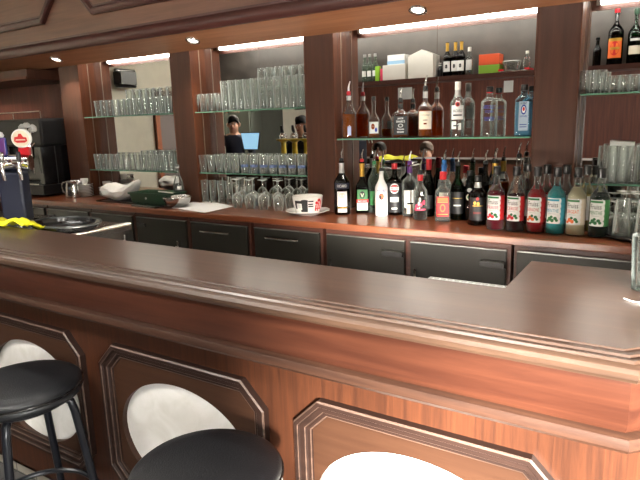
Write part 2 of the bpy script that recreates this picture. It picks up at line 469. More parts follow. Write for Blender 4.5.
# ================================================================== THE ROOM
XL, XR, YF, YB, H = -6.6, 0.98, -5.0, 3.75, 3.1
struct(MB().box(XL, XR, YF, YB, -0.08, 0.0, FLOORT).build('floor', smooth=False))
struct(MB().box(XL, XR, YF, YB, H, H+0.08, WHITE).build('ceiling', smooth=False))
struct(MB().box(XL, XR, YB-0.22, YB, 0.0, H, W_WALL).build('wall_back', smooth=False))
struct(MB().box(XL-0.1, XL, YF, YB, 0.0, H, plain('ivory_paint', rgb(232, 226, 208), 0.7)).build('wall_left', smooth=False))
# the wall behind the customers: wood panelling below, ivory above
mb = MB(); mb.box(XL, XR, YF-0.1, YF, 0.0, 2.25, W_WALL); mb.box(XL, XR, YF-0.1, YF, 2.25, H, MATS['ivory_paint'])
struct(mb.build('wall_front', smooth=False))
# the wall with the tall window that lights the bar from its right end
WY0, WY1, WZ0, WZ1 = -1.45, 0.08, 0.85, 1.68
mb = MB()
mb.box(XR, XR+0.12, YF, WY0, 0, H, WHITE); mb.box(XR, XR+0.12, WY1, YB, 0, H, WHITE)
mb.box(XR, XR+0.12, WY0, WY1, 0, WZ0, WHITE); mb.box(XR, XR+0.12, WY0, WY1, WZ1, H, WHITE)
struct(mb.build('wall_right', smooth=False))
mb = MB(); mb.box(XR+0.05, XR+0.056, WY0, WY1, WZ0, WZ1, PANE)
win = struct(mb.build('window_1', smooth=False))
mb = MB()
for y in (WY0, WY0+(WY1-WY0)/3, WY0+(WY1-WY0)*2/3, WY1-0.05): mb.box(XR+0.03, XR+0.08, y, y+0.05, WZ0, WZ1, WHITE)
mb.box(XR+0.03, XR+0.08, WY0, WY1, WZ0, WZ0+0.05, WHITE); mb.box(XR+0.03, XR+0.08, WY0, WY1, WZ1-0.05, WZ1, WHITE)
mb.build('window_frame', win, smooth=False)
# a dark door and a dark cupboard on the left wall (seen in the mirrors)
mb = MB(); mb.box(XL, XL+0.04, -0.35, 0.56, 0, 1.95, plain('door_dark', rgb(52, 44, 42), 0.5)); d1 = struct(mb.build('door_1', smooth=False))
mb = MB(); mb.box(XL, XL+0.06, -0.42, -0.35, 0, 2.02, W_CHEEK); mb.box(XL, XL+0.06, 0.56, 0.64, 0, 2.02, W_CHEEK); mb.box(XL, XL+0.06, -0.42, 0.64, 1.95, 2.02, W_CHEEK)
mb.build('door_frame', d1, smooth=False)

# ================================================================== BACK BAR
YP, YM = 3.15, 3.31          # pilaster fronts, mirror plane
ZC, ZS = 0.92, 2.029         # counter top, soffit
PILS = [(-4.60, -4.335), (-3.245, -3.045), (-2.05, -1.84), (-0.64, -0.436), (0.75, 0.95)]
pn = ['darkest pilaster, beside the coffee machine', 'pilaster between the first two glass niches from the coffee machine', 'pilaster behind the big white cup, beside the spirits', 'pilaster behind the syrup bottles', 'pilaster at the window end of the back bar']
for (a, b), w in zip(PILS, pn):
    t = thing('wooden_pilaster', 'tall brown wooden ' + w, 'pilaster', ((a+b)/2, YP, ZC), 0, 'pilasters of the back bar')
    hw = (b-a)/2
    MB().box(-hw, hw, 0, YB-0.22-YP, 0, 1.20, W_PIL).build('post', t, bevel=0.004, smooth=False)
    # light edge strips and metal shelf standards on both cheeks
    MB().box(hw, hw+0.004, 0.0, 0.160, 0, 1.20, W_CHEEK).build('cheek', t, smooth=False)
    MB().box(-hw-0.004, -hw, 0.0, 0.160, 0, 1.20, W_CHEEK).build('cheek', t, smooth=False)
    for s in (-1, 1):
        x = s*(hw+0.004); MB().box(min(x, x+s*0.003), max(x, x+s*0.003), 0.088, 0.096, 0, 1.19, BRONZE).build('shelf_standard', t, smooth=False)
# mirrors
mname = ['tall mirror behind the tumblers, nearest the coffee machine', 'tall mirror behind the stacked highball glasses', 'tall mirror behind the upside-down wine glasses, beside the big cup',
         'tall mirror behind the whisky bottles', 'tall mirror behind the clear and blue spirits', 'tall mirror behind the glasses at the window end']
xs2 = xat(262, 120, YM); xs3 = xat(437, 60, YM)
panes = [(PILS[0][1], PILS[1][0]), (PILS[1][1], xs2), (xs2, PILS[2][0]), (PILS[2][1], xs3), (xs3, PILS[3][0]), (PILS[3][1], PILS[4][0])]
for (a, b), w in zip(panes, mname):
    o = MB().box(a+(0.006 if a not in (xs2, xs3) else 0.0006), b-(0.003 if b not in (xs2, xs3) else 0.0006), YM, YM+0.006, ZC+0.001, 2.14, MIRROR).build('wall_mirror', smooth=False)
    tag(o, w, 'mirror', 'mirrors of the back bar')
# niche roofs, header and soffit = one bulkhead
YFN, RISE = 2.90, 0.080          # canopy front and how far its sloping soffit rises towards the customers
DEP = YP - YFN
t = thing('bulkhead_canopy', 'brown wooden canopy over the back counter with raised eight-sided panels', 'canopy', (0, YFN, ZS))
mb = MB(); mb.prism([(0.012, RISE), (DEP, 0.0), (DEP, 0.03), (0.012, RISE+0.03)], -6.55, 0.96, W_CANOPY, 'X'); mb.build('soffit', t, smooth=False)
mb = MB(); mb.box(-6.55, 0.96, DEP, DEP+0.003, 0.0005, 0.031, W_STILE); mb.build('soffit_edge', t, smooth=False)
mb = MB(); mb.box(-6.55, 0.96, 0.0, 0.012, RISE, H-ZS-0.002, W_FASCIA); mb.build('fascia', t, smooth=False)
mb = MB(); mb.box(-6.55, 0.96, DEP-0.02, DEP, 0.031, 0.6, W_STILE); mb.build('header', t, smooth=False); MB().box(-6.55, 0.96, DEP+0.002, YB-0.22-YFN, 0.115, 0.13, W_STILE).build('niche_roof', t, smooth=False)
prof = [(0.0, -0.005), (0.026, -0.005), (0.040, 0.005), (0.047, 0.021), (0.047, 0.042), (0.040, 0.058), (0.026, 0.070), (0.019, 0.077), (0.019, 0.094), (0.0, 0.098)]
mb = MB(); mb.sweep([(d, z+RISE) for d, z in prof], [(-6.55, 0.0), (0.96, 0.0)], W_CROLL); mb.build('roll_moulding', t)
def octa(x0, x1, z0, z1, c): return [(x0+c, z0), (x1-c, z0), (x1, z0+c), (x1, z1-c), (x1-c, z1), (x0+c, z1), (x0, z1-c), (x0, z0+c)]
def ring(mb, x0, x1, z0, z1, c, prof, mats):
    """picture-frame moulding around an eight-sided opening; prof = (inset, out)"""
    rings = []
    for ins, out in prof:
        k = c - ins*(2-sqrt(2)); rings.append([(px, -out, pz) for px, pz in octa(x0+ins, x1-ins, z0+ins, z1-ins, k)])
    for i in range(len(rings)-1):
        A, B = rings[i], rings[i+1]
        for k in range(8): mb.add([A[k], A[(k+1) % 8], B[(k+1) % 8], B[k]], [(0,1,2,3)], mats[i])
for x0, x1 in ((-5.79, -4.16), (-3.90, -2.27), (-2.01, -0.39), (-0.13, 0.90)):
    mb = MB(); z0, z1, c = 2.322-ZS, 3.02-ZS, 0.175
    ring(mb, x0, x1, z0, z1, c, [(0, 0.0), (0.0, 0.030), (0.014, 0.040), (0.035, 0.040), (0.052, 0.023), (0.064, 0.023)], [W_CROLL]*5)
    mb.add([(px, -0.023, pz) for px, pz in octa(x0+0.064, x1-0.064, z0+0.064, z1-0.064, c-0.064*(2-sqrt(2)))], [tuple(range(8))], W_FASCIA)
    mb.build('eight_sided_panel', t, smooth=False)
# fluorescent tubes hidden behind the soffit edge
for (a, b), w in zip([(PILS[0][1], PILS[1][0]), (PILS[1][1], PILS[2][0]), (PILS[2][1], PILS[3][0]), (PILS[3][1], PILS[4][0])],
                     ['niche nearest the coffee machine', 'niche of stacked highball glasses', 'spirits niche', 'niche at the window end']):
    tt = thing('fluorescent_light', 'white strip light at the top of the ' + w, 'light', ((a+b)/2, YP+0.035, 2.066), 0, 'strip lights over the niches')
    hw = (b-a)/2-0.03
    MB().box(-hw, hw, -0.022, 0.022, 0.024, 0.055, WHITE).build('housing', tt, smooth=False)
    mb = MB(); mb.tube([(-hw+0.02, 0, 0.004), (hw-0.02, 0, 0.004)], 0.018, TUBEL, 14); mb.build('tube', tt)
    MB().box(-hw, -hw+0.02, -0.015, 0.015, -0.014, 0.02, WHITE).build('end_cap', tt, smooth=False)
    MB().box(hw-0.02, hw, -0.015, 0.015, -0.014, 0.02, WHITE).build('end_cap', tt, smooth=False)
# downlights
for x, w in ((-4.42, 'nearest the coffee machine'), (-2.875, 'above the highball glasses'), (-1.23, 'above the spirits'), (0.35, 'at the window end')):
    tt = thing('recessed_downlight', 'small round chrome downlight in the soffit ' + w, 'downlight', (x, 3.02, ZS+RISE*(YP-3.02)/DEP-0.0005), 0, 'downlights in the soffit'); tt.rotation_euler = (-atan2(RISE, DEP), 0, 0)
    MB().lathe([(0.0, 0.052), (-0.005, 0.05), (-0.007, 0.044), (-0.003, 0.036), (-0.0005, 0.034)], CHROME, 28, caps=False).build('trim_ring', tt)
    MB().lathe([(-0.0008, 0.034), (-0.003, 0.026), (-0.009, 0.015), (-0.010, 0.001)], BULB, 20).build('bulb', tt)
# glass shelves
def shelf(a, b, z, w):
    o = MB().box(a+0.010, b-0.010, YP+0.003, YM-0.002, z-0.009, z, SHELFG, front=SHELFE).build('glass_shelf', smooth=False)
    tag(o, w, 'shelf', 'glass shelves of the back bar'); return o
ZU, Z3, ZL = 1.598, 1.392, 1.154
shelf(-4.33, -3.25, ZU, 'upper glass shelf of the niche nearest the coffee machine')
shelf(-4.33, -3.25, ZL, 'lower glass shelf of the niche nearest the coffee machine')
shelf(-3.04, -2.055, ZU, 'upper glass shelf carrying the stacked highball glasses')
shelf(-3.04, -2.055, ZL, 'lower glass shelf above the upside-down wine glasses')
shelf(-1.835, -0.645, Z3, 'glass shelf carrying whisky, clear and blue spirit bottles')
shelf(-0.431, 0.745, ZU, 'upper glass shelf at the window end, under the aperitif bottles')
shelf(-0.431, 0.745, ZL, 'lower glass shelf at the window end, above the glass tray')
# back counter top
mb = MB(); mb.box(-6.55, 0.96, 2.79, YB-0.22, ZC-0.04, ZC, W_COUNTER)
tag(mb.build('counter_top', bevel=0.006, smooth=False), 'long reddish-brown wooden counter top along the back bar', 'counter')
# refrigerated cabinets under it
doors = [(-5.05, -4.55, 'l'), (-4.50, -3.96, 'l'), (-3.915, -3.44, 'v'), (-3.39, -2.88, 'v'), (-2.83, -2.33, 'd'), (-2.27, -1.775, 'd'), (-1.72, -1.22, 'h'), (-1.185, -0.67, 'h'), (-0.62, 0.0, 'p'), (0.05, 0.6, 'p')]
dl = ['dark cabinet under the coffee machine', 'dark cabinet behind the beer tower, beside the black tray', 'dark cabinet with upright handle below the cups and plates', 'dark cabinet with upright handle below the green box',
      'dark drawer cabinet with bar handle below the sheet of paper', 'dark drawer cabinet with bar handle below the big cup', 'dark cabinet with flat latch below the whisky end of the spirits', 'dark cabinet with flat latch below the black liqueur and syrups', 'wide dark cabinet below the turquoise syrup, at the bar wing', 'dark cabinet at the window end of the back counter']
for (a, b, k), w in zip(doors, dl):
    t = thing('refrigerated_cabinet', w, 'cabinet', (a, 2.82, 0), 0, 'cabinets under the back counter')
    W = b-a
    MB().box(-0.017, W+0.017, 0.022, 0.66, 0.1, ZC-0.041, W_STILE).build('carcass', t, smooth=False)
    MB().box(-0.01, W+0.01, 0.05, 0.66, 0.0, 0.1, BLACK).build('plinth', t, smooth=False)
    dr = MB().box(0, W, 0.0, 0.02, 0.13, 0.845, DOORM, top=EDGE).build('drawer_front' if k == 'd' else 'door', t, bevel=0.003, smooth=False)
    MB().box(0.0, W, -0.003, 0.0, 0.841, 0.846, EDGE).build('edge_trim', dr, smooth=False)
    mb = MB()
    if k == 'd':
        mb.tube([(W*0.22, -0.002, 0.795), (W*0.22, -0.028, 0.79), (W*0.24, -0.034, 0.79), (W*0.70, -0.034, 0.79), (W*0.72, -0.028, 0.79), (W*0.72, -0.002, 0.795)], 0.006, STEEL, 8); mb.build('bar_handle', dr)
    elif k in 'vl':
        mb.box(W-0.075, W-0.06, -0.028, 0.0, 0.66, 0.70, CHROME); mb.box(W-0.085, W-0.05, -0.034, -0.026, 0.65, 0.665, CHROME); mb.build('latch_handle', dr, bevel=0.002)
        MB().box(0.01, 0.10, -0.012, 0.0, 0.775, 0.80, BLACK).build('hinge', dr, smooth=False)
    elif k == 'h':
        mb.box(W-0.125, W-0.002, -0.03, 0.0, 0.755, 0.785, BLACK, top=EDGE); mb.build('flat_latch', dr, bevel=0.002)
        MB().box(0.03, 0.042, -0.025, 0.0, 0.65, 0.70, CHROME).build('lock', dr, smooth=False)
# apron strip is part of the counter run: wood stiles show between the doors (carcass)
# alcove: wall cupboard over the coffee machine
t = thing('wall_cupboard', 'dark wooden wall cupboard above the coffee machine', 'cupboard', (-5.6, 3.0, 1.94))
MB().box(-0.9, 0.77, 0, 0.52, 0, 0.085, W_PIL).build('body', t, bevel=0.004, smooth=False)
MB().box(-0.9, 0.77, -0.012, 0.0, 0.0, 0.022, W_CHEEK).build('edge_strip', t, smooth=False)

# ================================================================== THE BAR
t = thing('bar_counter', 'long mahogany bar with dark top, panelled front and pale oval insets', 'bar', (0, 0, 0))
XB0 = -5.4
nose = [(XB0, 1.0), (-0.033, 1.0), (0.16, 1.193), (0.16, 1.578)]     # reference path (d = 0 at y = 1.0)
deck = [(XB0, 1.025), (-0.043, 1.025), (0.135, 1.203), (0.135, 1.578), (-0.307, 1.578), (-0.307, 1.292), (XB0, 1.292)]
MB().prism(deck, 1.07, 1.11, W_TOP).build('worktop', t, smooth=False)
pr = [(-0.026, 1.110), (-0.024, 1.1065), (-0.014, 1.1060), (-0.012, 1.1095), (-0.002, 1.1095), (0.000, 1.1050), (0.009, 1.1045), (0.011, 1.1080), (0.017, 1.1080), (0.020, 1.1035), (0.025, 1.1030), (0.032, 1.0990), (0.036, 1.092), (0.036, 1.083), (0.032, 1.076), (0.022, 1.073), (0.0, 1.072)]
mb = MB(); mb.sweep(pr, nose, W_NOSE, [W_TOP, W_TOP, W_NOSE, W_NOSE, W_TOP, W_TOP] + [W_NOSE]*10); mb.build('edge_moulding', t, ang=25)
pr = [(0.0, 1.073), (0.012, 1.070), (0.014, 1.06), (0.012, 0.985), (0.006, 0.975), (0.004, 0.970)]
mb = MB(); mb.sweep(pr, nose, W_FRONT); mb.build('front_board', t)
pr = [(-0.01, 0.974), (0.012, 0.974), (0.022, 0.970), (0.026, 0.962), (0.026, 0.952), (0.020, 0.944), (0.006, 0.940), (-0.068, 0.940)]
mb = MB(); mb.sweep(pr, nose, W_LIP); mb.build('lip_moulding', t)
# veneered front behind the lip, with openings for the ovals cut in each panel
YV = 1.07
base = [(XB0, YV), (-0.062, YV), (0.09, YV+0.152), (0.09, 1.55), (-0.26, 1.55), (-0.26, YV+0.16), (XB0, YV+0.16)]
panelx = [(-2.93, -2.355), (-2.265, -1.60), (-1.506, -0.845), (-0.753, -0.115)]
PZ0, PZ1, PC = 0.335, 0.843, 0.072
OV = [((a+b)/2, 0.562) for a, b in panelx]; OA, OB = 0.268, 0.193
# front skin with eight-sided holes filled by panels
mb = MB()
edges = [XB0] + [v for p in panelx for v in p] + [-0.062]
mb.add([(XB0, YV, 0.2), (-0.062, YV, 0.2), (-0.062, YV, PZ0), (XB0, YV, PZ0)], [(0,1,2,3)], W_VENEER)
mb.add([(XB0, YV, PZ1), (-0.062, YV, PZ1), (-0.062, YV, 0.945), (XB0, YV, 0.945)], [(0,1,2,3)], W_VENEER)
for i in range(0, len(edges), 2):
    mb.add([(edges[i], YV, PZ0), (edges[i+1], YV, PZ0), (edges[i+1], YV, PZ1), (edges[i], YV, PZ1)], [(0,1,2,3)], W_VENEER)
for a, b in panelx:
    for x, z, dx, dz in ((a, PZ0, PC, PC), (b, PZ0, -PC, PC), (a, PZ1, PC, -PC), (b, PZ1, -PC, -PC)):
        mb.add([(x, YV, z), (x+dx, YV, z), (x, YV, z+dz)], [(0,1,2)], W_VENEER)
mb.build('front_veneer', t, smooth=False, fix=False)
mb = MB()
P3 = [(-0.062, YV), (0.09, YV+0.152), (0.09, 1.55), (-0.26, 1.55), (-0.26, YV+0.16), (XB0, YV+0.16), (XB0, YV)]
for (ax, ay), (bx, by) in zip(P3, P3[1:]): mb.add([(ax, ay, 0.2), (bx, by, 0.2), (bx, by, 1.07), (ax, ay, 1.07)], [(0,1,2,3)], W_VENEER)
mb.build('wing_panel', t, smooth=False, fix=False)
for i, ((a, b), (cx, cz)) in enumerate(zip(panelx, OV)):
    mb = MB()
    ring(mb, a, b, PZ0, PZ1, PC, [(0, -0.002), (0.0, 0.020), (0.004, 0.024), (0.013, 0.024), (0.0145, 0.022), (0.017, 0.015), (0.029, 0.015), (0.031, 0.013), (0.034, 0.007), (0.041, 0.007), (0.044, 0.006), (0.046, -0.002)], [W_FRAME, W_FRAMEL, W_FRAME, W_FRAMEL, W_FRAME, W_FRAME, W_FRAMEL, W_FRAME, W_FRAME, W_FRAMEL, W_FRAME])
    # worn light lines along the moulding
    for v in range(len(mb.v)): mb.v[v] = (mb.v[v][0], mb.v[v][1]+YV, mb.v[v][2])
    fr = mb.build('panel_frame', t, smooth=False)
    # panel board with an oval hole: bridge oval ring to octagon outline sampled at the same angles
    n = 96; oct_ = octa(a+0.045, b-0.045, PZ0+0.045, PZ1-0.045, PC-0.045*(2-sqrt(2)))
    def hit(ang):
        d = Vector((cos(ang), sin(ang))); best = 9
        for (x1, z1), (x2, z2) in zip(oct_, oct_[1:]+oct_[:1]):
            p = Vector((x1-cx, z1-cz)); e = Vector((x2-x1, z2-z1)); den = d.x*e.y - d.y*e.x
            if abs(den) < 1e-9: continue
            tt = (p.x*e.y - p.y*e.x)/den; uu = (p.x*d.y - p.y*d.x)/den
            if tt > 0 and -1e-6 <= uu <= 1+1e-6: best = min(best, tt)
        return (cx+d.x*best, cz+d.y*best)
    angs = sorted([2*pi*k/n for k in range(n)] + [atan2(z-cz, x-cx) % (2*pi) for x, z in oct_])
    out = [hit(g) for g in angs]
    inn = []
    for g in angs:
        k = 1/sqrt((cos(g)/OA)**2 + (sin(g)/OB)**2); inn.append((cx+k*cos(g), cz+k*sin(g)))
    mb = MB(); yb = YV-0.001; N_ = len(angs)
    vs = [(x, yb, z) for x, z in out] + [(x, yb, z) for x, z in inn]
    mb.add(vs, [(k, (k+1) % N_, N_+(k+1) % N_, N_+k) for k in range(N_)], W_PANEL)
    vs = [(x, yb, z) for x, z in inn] + [(x, yb+0.018, z) for x, z in inn]
    mb.add(vs, [(k, (k+1) % N_, N_+(k+1) % N_, N_+k) for k in range(N_)], W_LIP)
    pb = mb.build('panel_board', t, ang=30)
    mb = MB(); vs = [(cx + (OA+0.02)*cos(2*pi*k/64), yb+0.018, cz+(OB+0.02)*sin(2*pi*k/64)) for k in range(64)]
    vs2 = [(x, y+0.01, z) for x, y, z in vs]
    mb.add(vs+vs2, [tuple(range(64)), tuple(range(64, 128))] + [(k, (k+1) % 64, 64+(k+1) % 64, 64+k) for k in range(64)], MARBLE)
    mb.build('oval_inset', pb, smooth=False)
mb = MB(); mb.box(XB0, -0.10, YV+0.13, YV+0.15, 0, 0.2, SKIRT); mb.build('tiled_plinth', t, smooth=False)
mb = MB(); mb.box(XB0, -0.10, YV, YV+0.15, 0.2, 0.21, W_STILE); mb.build('bottom_rail', t, smooth=False)

# under-bar units behind the bar
t = thing('under_bar_sink_unit', 'stainless sink unit behind the bar, under the beer tower', 'sink', (-2.825, 1.30, 0))
MB().box(-0.68, 0.68, 0.0, 0.40, 0.02, 1.03, STEEL).build('body', t, smooth=False)
mb = MB(); mb.box(-0.70, 0.70, 0.0, 0.44, 1.03, 1.06, STEEL); mb.build('top', t, bevel=0.006, smooth=False)
mb = MB(); mb.box(0.672, 0.70, 0.0, 0.44, 1.06, 1.066, WHITE); mb.build('end_strip', t, bevel=0.004, smooth=False)
t = thing('under_bar_shelf', 'low steel shelf behind the bar, under the white glass rack', 'shelf', (-0.56, 1.30, 0))
MB().box(-0.25, 0.25, 0.0, 0.22, 1.0, 1.02, STEEL).build('top', t, smooth=False)
for sx in (-0.23, 0.23):
    for sy in (0.02, 0.2):
        mb = MB(); mb.box(sx-0.012, sx+0.012, sy-0.012, sy+0.012, 0, 1.0, STEEL); mb.build('leg', t, smooth=False)
t = thing('glass_rack', 'white plastic mesh rack showing behind the bar, beside the wing', 'rack', (-0.445, 1.385, 1.02))
mb = MB()
mb.box(-0.11, 0.11, -0.06, 0.10, 0.0, 0.006, WHITE)
for k in range(12):
    x = -0.108 + k*0.0197; mb.box(x-0.002, x+0.002, -0.062, 0.102, 0.0, 0.036, PAPER)
for y in (-0.062, -0.02, 0.02, 0.06, 0.10):
    mb.box(-0.112, 0.112, y-0.002, y+0.002, 0.0, 0.034, PAPER)
mb.build('basket', t, smooth=False)
mb = MB(); mb.box(-0.116, 0.116, -0.068, -0.062, 0.026, 0.036, SILVERLAB); mb.box(-0.116, 0.116, 0.102, 0.108, 0.026, 0.036, SILVERLAB); mb.box(-0.120, -0.114, -0.068, 0.108, 0.026, 0.036, SILVERLAB); mb.box(0.114, 0.120, -0.068, 0.108, 0.026, 0.036, SILVERLAB); mb.build('rim', t, smooth=False)

# furniture along the left wall
t = thing('wall_speaker', 'black wall speaker with rolled ends on the ivory wall, seen in the first mirror', 'speaker', (XL+0.001, 1.15, 2.05))
MB().box(0, 0.16, -0.13, 0.13, 0.03, 0.20, BLACK).build('body', t, smooth=False)
for z in (0.02, 0.21):
    mb = MB(); mb.tube([(0.085, -0.16, z), (0.085, 0.16, z)], 0.03, BLACKG, 14); mb.build('rolled_end', t)
t = thing('display_fridge', 'tall grey-green cooler against the ivory wall, seen in the second mirror', 'fridge', (XL+0.002, -1.40, 0))
gg = plain('grey_green', rgb(70, 74, 66), 0.4)
MB().box(0, 0.55, -0.50, 0.48, 0.05, 1.95, gg).build('body', t, bevel=0.008, smooth=False)
MB().box(0.55, 0.565, -0.47, 0.45, 0.15, 1.9, plain('fridge_door', rgb(84, 88, 80), 0.25, 0.3)).build('door', t, smooth=False)
MB().box(0.02, 0.5, -0.47, 0.45, 0.0, 0.05, BLACK).build('plinth', t, smooth=False)
t = thing('sideboard', 'long dark sideboard against the ivory wall, seen in the second mirror', 'sideboard', (XL+0.002, -3.1, 0))
MB().box(0, 0.5, -1.0, 1.0, 0.06, 1.2, plain('dark_board', rgb(34, 32, 32), 0.4)).build('body', t, bevel=0.006, smooth=False)
for k in range(4): MB().box(0.5, 0.515, -0.98+k*0.49, -0.52+k*0.49, 0.12, 1.14, W_STILE).build('door', t, smooth=False)
MB().box(0.02, 0.46, -0.97, 0.97, 0.0, 0.06, BLACK).build('plinth', t, smooth=False)

# ================================================================== GLASSES
def row(proto, name, cat, pxs, py, Y, z, label, group, first=True):
    for i, px in enumerate(pxs):
        x = xat(px, py, Y)
        o = proto if (i == 0 and first) else proto.copy()
        if not (i == 0 and first):
            COL.objects.link(o)
            for ch in proto.children:
                c = ch.copy(); COL.objects.link(c); c.parent = o
        o.location = (x, Y, z); o.rotation_euler = (0, 0, i*0.7)
        tag(o, label.format(ORD[i]), cat, group)
def lin_px(a, b, n): return [a + (b-a)*i/(n-1) for i in range(n)]
g = tumbler(0.128, 0.024, 0.031).build('tumbler', ang=50)
row(g, 'tumbler', 'glass', lin_px(99, 169, 13), 114, 3.19, ZU, '{} clear tumbler from the coffee machine, front row, upper shelf, first niche', 'tumblers on the upper shelf, first niche')
hb = tumbler(0.205, 0.026, 0.031).build('highball_glass', ang=50)
row(hb, 'highball', 'glass', lin_px(131, 172, 7), 112, 3.27, ZU, '{} tall clear glass in the back row, upper shelf, first niche', 'tall glasses on the upper shelf, first niche')
row(g, 't', 'glass', lin_px(99, 172, 14), 170, 3.185, ZL, '{} clear tumbler from the coffee machine, front row of shelf above the white bag', 'tumblers on the lower shelf, first niche', False)
g2 = tumbler(0.155, 0.026, 0.031).build('tumbler', ang=50)
row(g2, 't', 'glass', lin_px(146, 177, 6), 168, 3.265, ZL, '{} taller clear tumbler in the back row of shelf above the green tub', 'taller tumblers on the lower shelf, first niche')
# niche two
g3 = tumbler(0.125, 0.025, 0.031).build('tumbler', ang=50)
row(g3, 't', 'glass', lin_px(196, 220, 4), 111, 3.20, ZU, '{} short clear tumbler from the pilaster, on the shelf beside the tall highballs', 'short tumblers beside the tall highballs')
row(hb, 'h', 'glass', lin_px(226, 301, 11), 110, 3.19, ZU, '{} tall clear highball in the front row of the upper shelf, second niche', 'highballs on the upper shelf, second niche', False)
st = tumbler(0.138, 0.030, 0.026).build('stacking_glass', ang=50)
row(st, 's', 'glass', lin_px(262, 304, 6), 108, 3.268, ZU, '{} upside-down highball carrying another one, back row under the second strip light', 'lower glasses of the stacked pairs')
row(st, 's', 'glass', lin_px(262, 304, 6), 88, 3.268, ZU+0.139, '{} upside-down highball on top of another one, topmost under the second strip light', 'upper glasses of the stacked pairs', False)
row(hb, 'h', 'glass', lin_px(228, 258, 5), 110, 3.268, ZU, '{} tall highball in the second row, beside the stacked pairs', 'highballs of the second row, second niche', False)
row(g3, 't', 'glass', lin_px(204, 236, 5), 173, 3.19, ZL, '{} plain clear tumbler on the shelf above the four highballs and the paper', 'plain tumblers on the lower shelf, second niche', False)
g4 = tumbler(0.125, 0.025, 0.031).build('printed_tumbler', ang=50)
mbp = MB(); mbp.lathe([(0.044, 0.0277), (0.062, 0.0286)], plain('faded_blue_print', rgb(92, 112, 158), 0.5), 16, caps=False); mbp.build('blue_print', g4)
row(g4, 'p', 'glass', lin_px(245, 302, 7), 174, 3.19, ZL, '{} tumbler with blue printed band, on the shelf above the wine glasses', 'blue printed tumblers')
row(g3, 't', 'glass', lin_px(212, 302, 10), 172, 3.265, ZL, '{} clear tumbler in the back row, behind the blue printed ones', 'back row tumblers on the lower shelf, second niche', False)
hb2 = tumbler(0.172, 0.024, 0.028).build('highball_glass', ang=50)
row(hb2, 'h', 'glass', [206, 214, 222, 230], 204, 3.19, ZC, '{} slim highball standing on the counter behind the sheet of paper', 'highballs on the counter behind the paper')
wp = invert(wineglass(0.205, 0.036), 0.205)
wg = MB().lathe(wp, STEMG, 20, caps=False).build('wine_glass', ang=50)
row(wg, 'w', 'glass', [238, 250.5, 264, 279], 209, 3.07, ZC, '{} upside-down wine glass in the front row, between the paper and the big cup', 'upside-down wine glasses, front row')
row(wg, 'w', 'glass', lin_px(243, 302, 6), 205, 3.19, ZC, '{} upside-down wine glass in the back row, against the mirror behind the big cup', 'upside-down wine glasses, back row', False)
# window-end niche
g5 = tumbler(0.112, 0.026, 0.031).build('tumbler', ang=50)
row(g5, 't', 'glass', [584, 592, 599], 92, 3.21, ZU, '{} taller tumbler on the upper shelf, next to the pilaster at the window end', 'taller tumblers at the window end')
g6 = tumbler(0.080, 0.022, 0.026).build('small_tumbler', ang=50)
row(g6, 't', 'glass', [605, 614, 624, 634, 644, 654], 91, 3.20, ZU, '{} short stubby tumbler on the upper shelf, below the aperitif bottles', 'stubby tumblers at the window end')
g7 = tumbler(0.185, 0.031, 0.025).build('highball_glass', ang=50)
row(g7, 't', 'glass', [602, 611, 621, 630.5, 640, 650], 183, 3.20, ZL, '{} tall upside-down highball on the lower shelf, above the glass tray', 'highballs on the lower shelf, window end')
cd = thing('menu_card', 'white folded card standing behind the highballs at the window end', 'card', (xat(618, 180, 3.27), 3.27, ZL))
MB().prism([(-0.045, 0), (0.045, 0), (0.06, 0.20), (-0.05, 0.21)], -0.001, 0.001, PAPER, 'Y').build('sheet', cd, smooth=False)
tr = thing('round_tray', 'black round tray of glasses at the window end of the counter', 'tray', (-0.06, 3.05, ZC))
MB().lathe([(0.0, 0.19), (0.004, 0.2), (0.016, 0.215), (0.018, 0.213), (0.008, 0.195), (0.006, 0.001)], BLACK, 40).build('plate', tr)
mb = MB(); mb.tube([(0.213*cos(k*pi/20), 0.213*sin(k*pi/20), 0.018) for k in range(40)], 0.004, BLACKG, 8, True); mb.build('rim', tr)
big = tumbler(0.178, 0.040, 0.030).build('upturned_tumbler', ang=50)
row(big, 't', 'glass', [620.5, 643], 237, 2.96, ZC+0.008, '{} large upside-down tumbler on the black tray, beside the green syrup', 'upside-down tumblers on the tray')
cp = invert(wineglass(0.15, 0.034), 0.15)
cg = MB().lathe(cp, STEMG, 18, caps=False).build('stemmed_glass', ang=50)
row(cg, 't', 'glass', [614, 626, 638, 650], 228, 3.10, ZC+0.008, '{} short upside-down stemmed glass in the middle of the black tray', 'stemmed glasses on the tray')
row(cg, 't', 'glass', [609, 620, 632, 644], 222, 3.20, ZC+0.008, '{} short upside-down stemmed glass at the mirror edge of the black tray', 'stemmed glasses at the back of the tray', False)

# ================================================================== SPIRITS ON THE GLASS SHELF
YB1 = 3.215
AMBER = fluid('amber', rgb(222, 120, 40), 0.6); WHISK = fluid('whisky', rgb(190, 104, 40), 0.5); CARM = fluid('brown_spirit', rgb(170, 84, 36), 0.55)
WATER = fluid('water_clear', (0.93, 0.95, 0.95, 1), 0.93); BLUESP = fluid('blue_clear', (0.50, 0.76, 0.90, 1), 0.55)
def L(px, py, Y, z): x = xat(px, py, Y); return (x, Y, z), faceto(x, Y)
# orange liqueur with red cap
loc, rz = L(349.5, 138, YB1, Z3)
p = bprof(0.045, 0.145, 0.085, 0.0135, 0.272)
bottle('liqueur_bottle', 'amber liqueur bottle with red pourer and dark slanted label, nearest the pilaster', 'bottle', loc, rz, p, BGLASS, AMBER, 0.15,
       [('poly', [(-70, 0.085), (70, 0.128), (70, 0.158), (-70, 0.118)], BLACKL), ('rect', -14, 14, 0.018, 0.075, plain('pale_blue_label', rgb(170, 180, 210), 0.5))], collar=(0.235, 0.262, SILVER), spout=('plastic', REDP), body=0.145, sh=0.085)
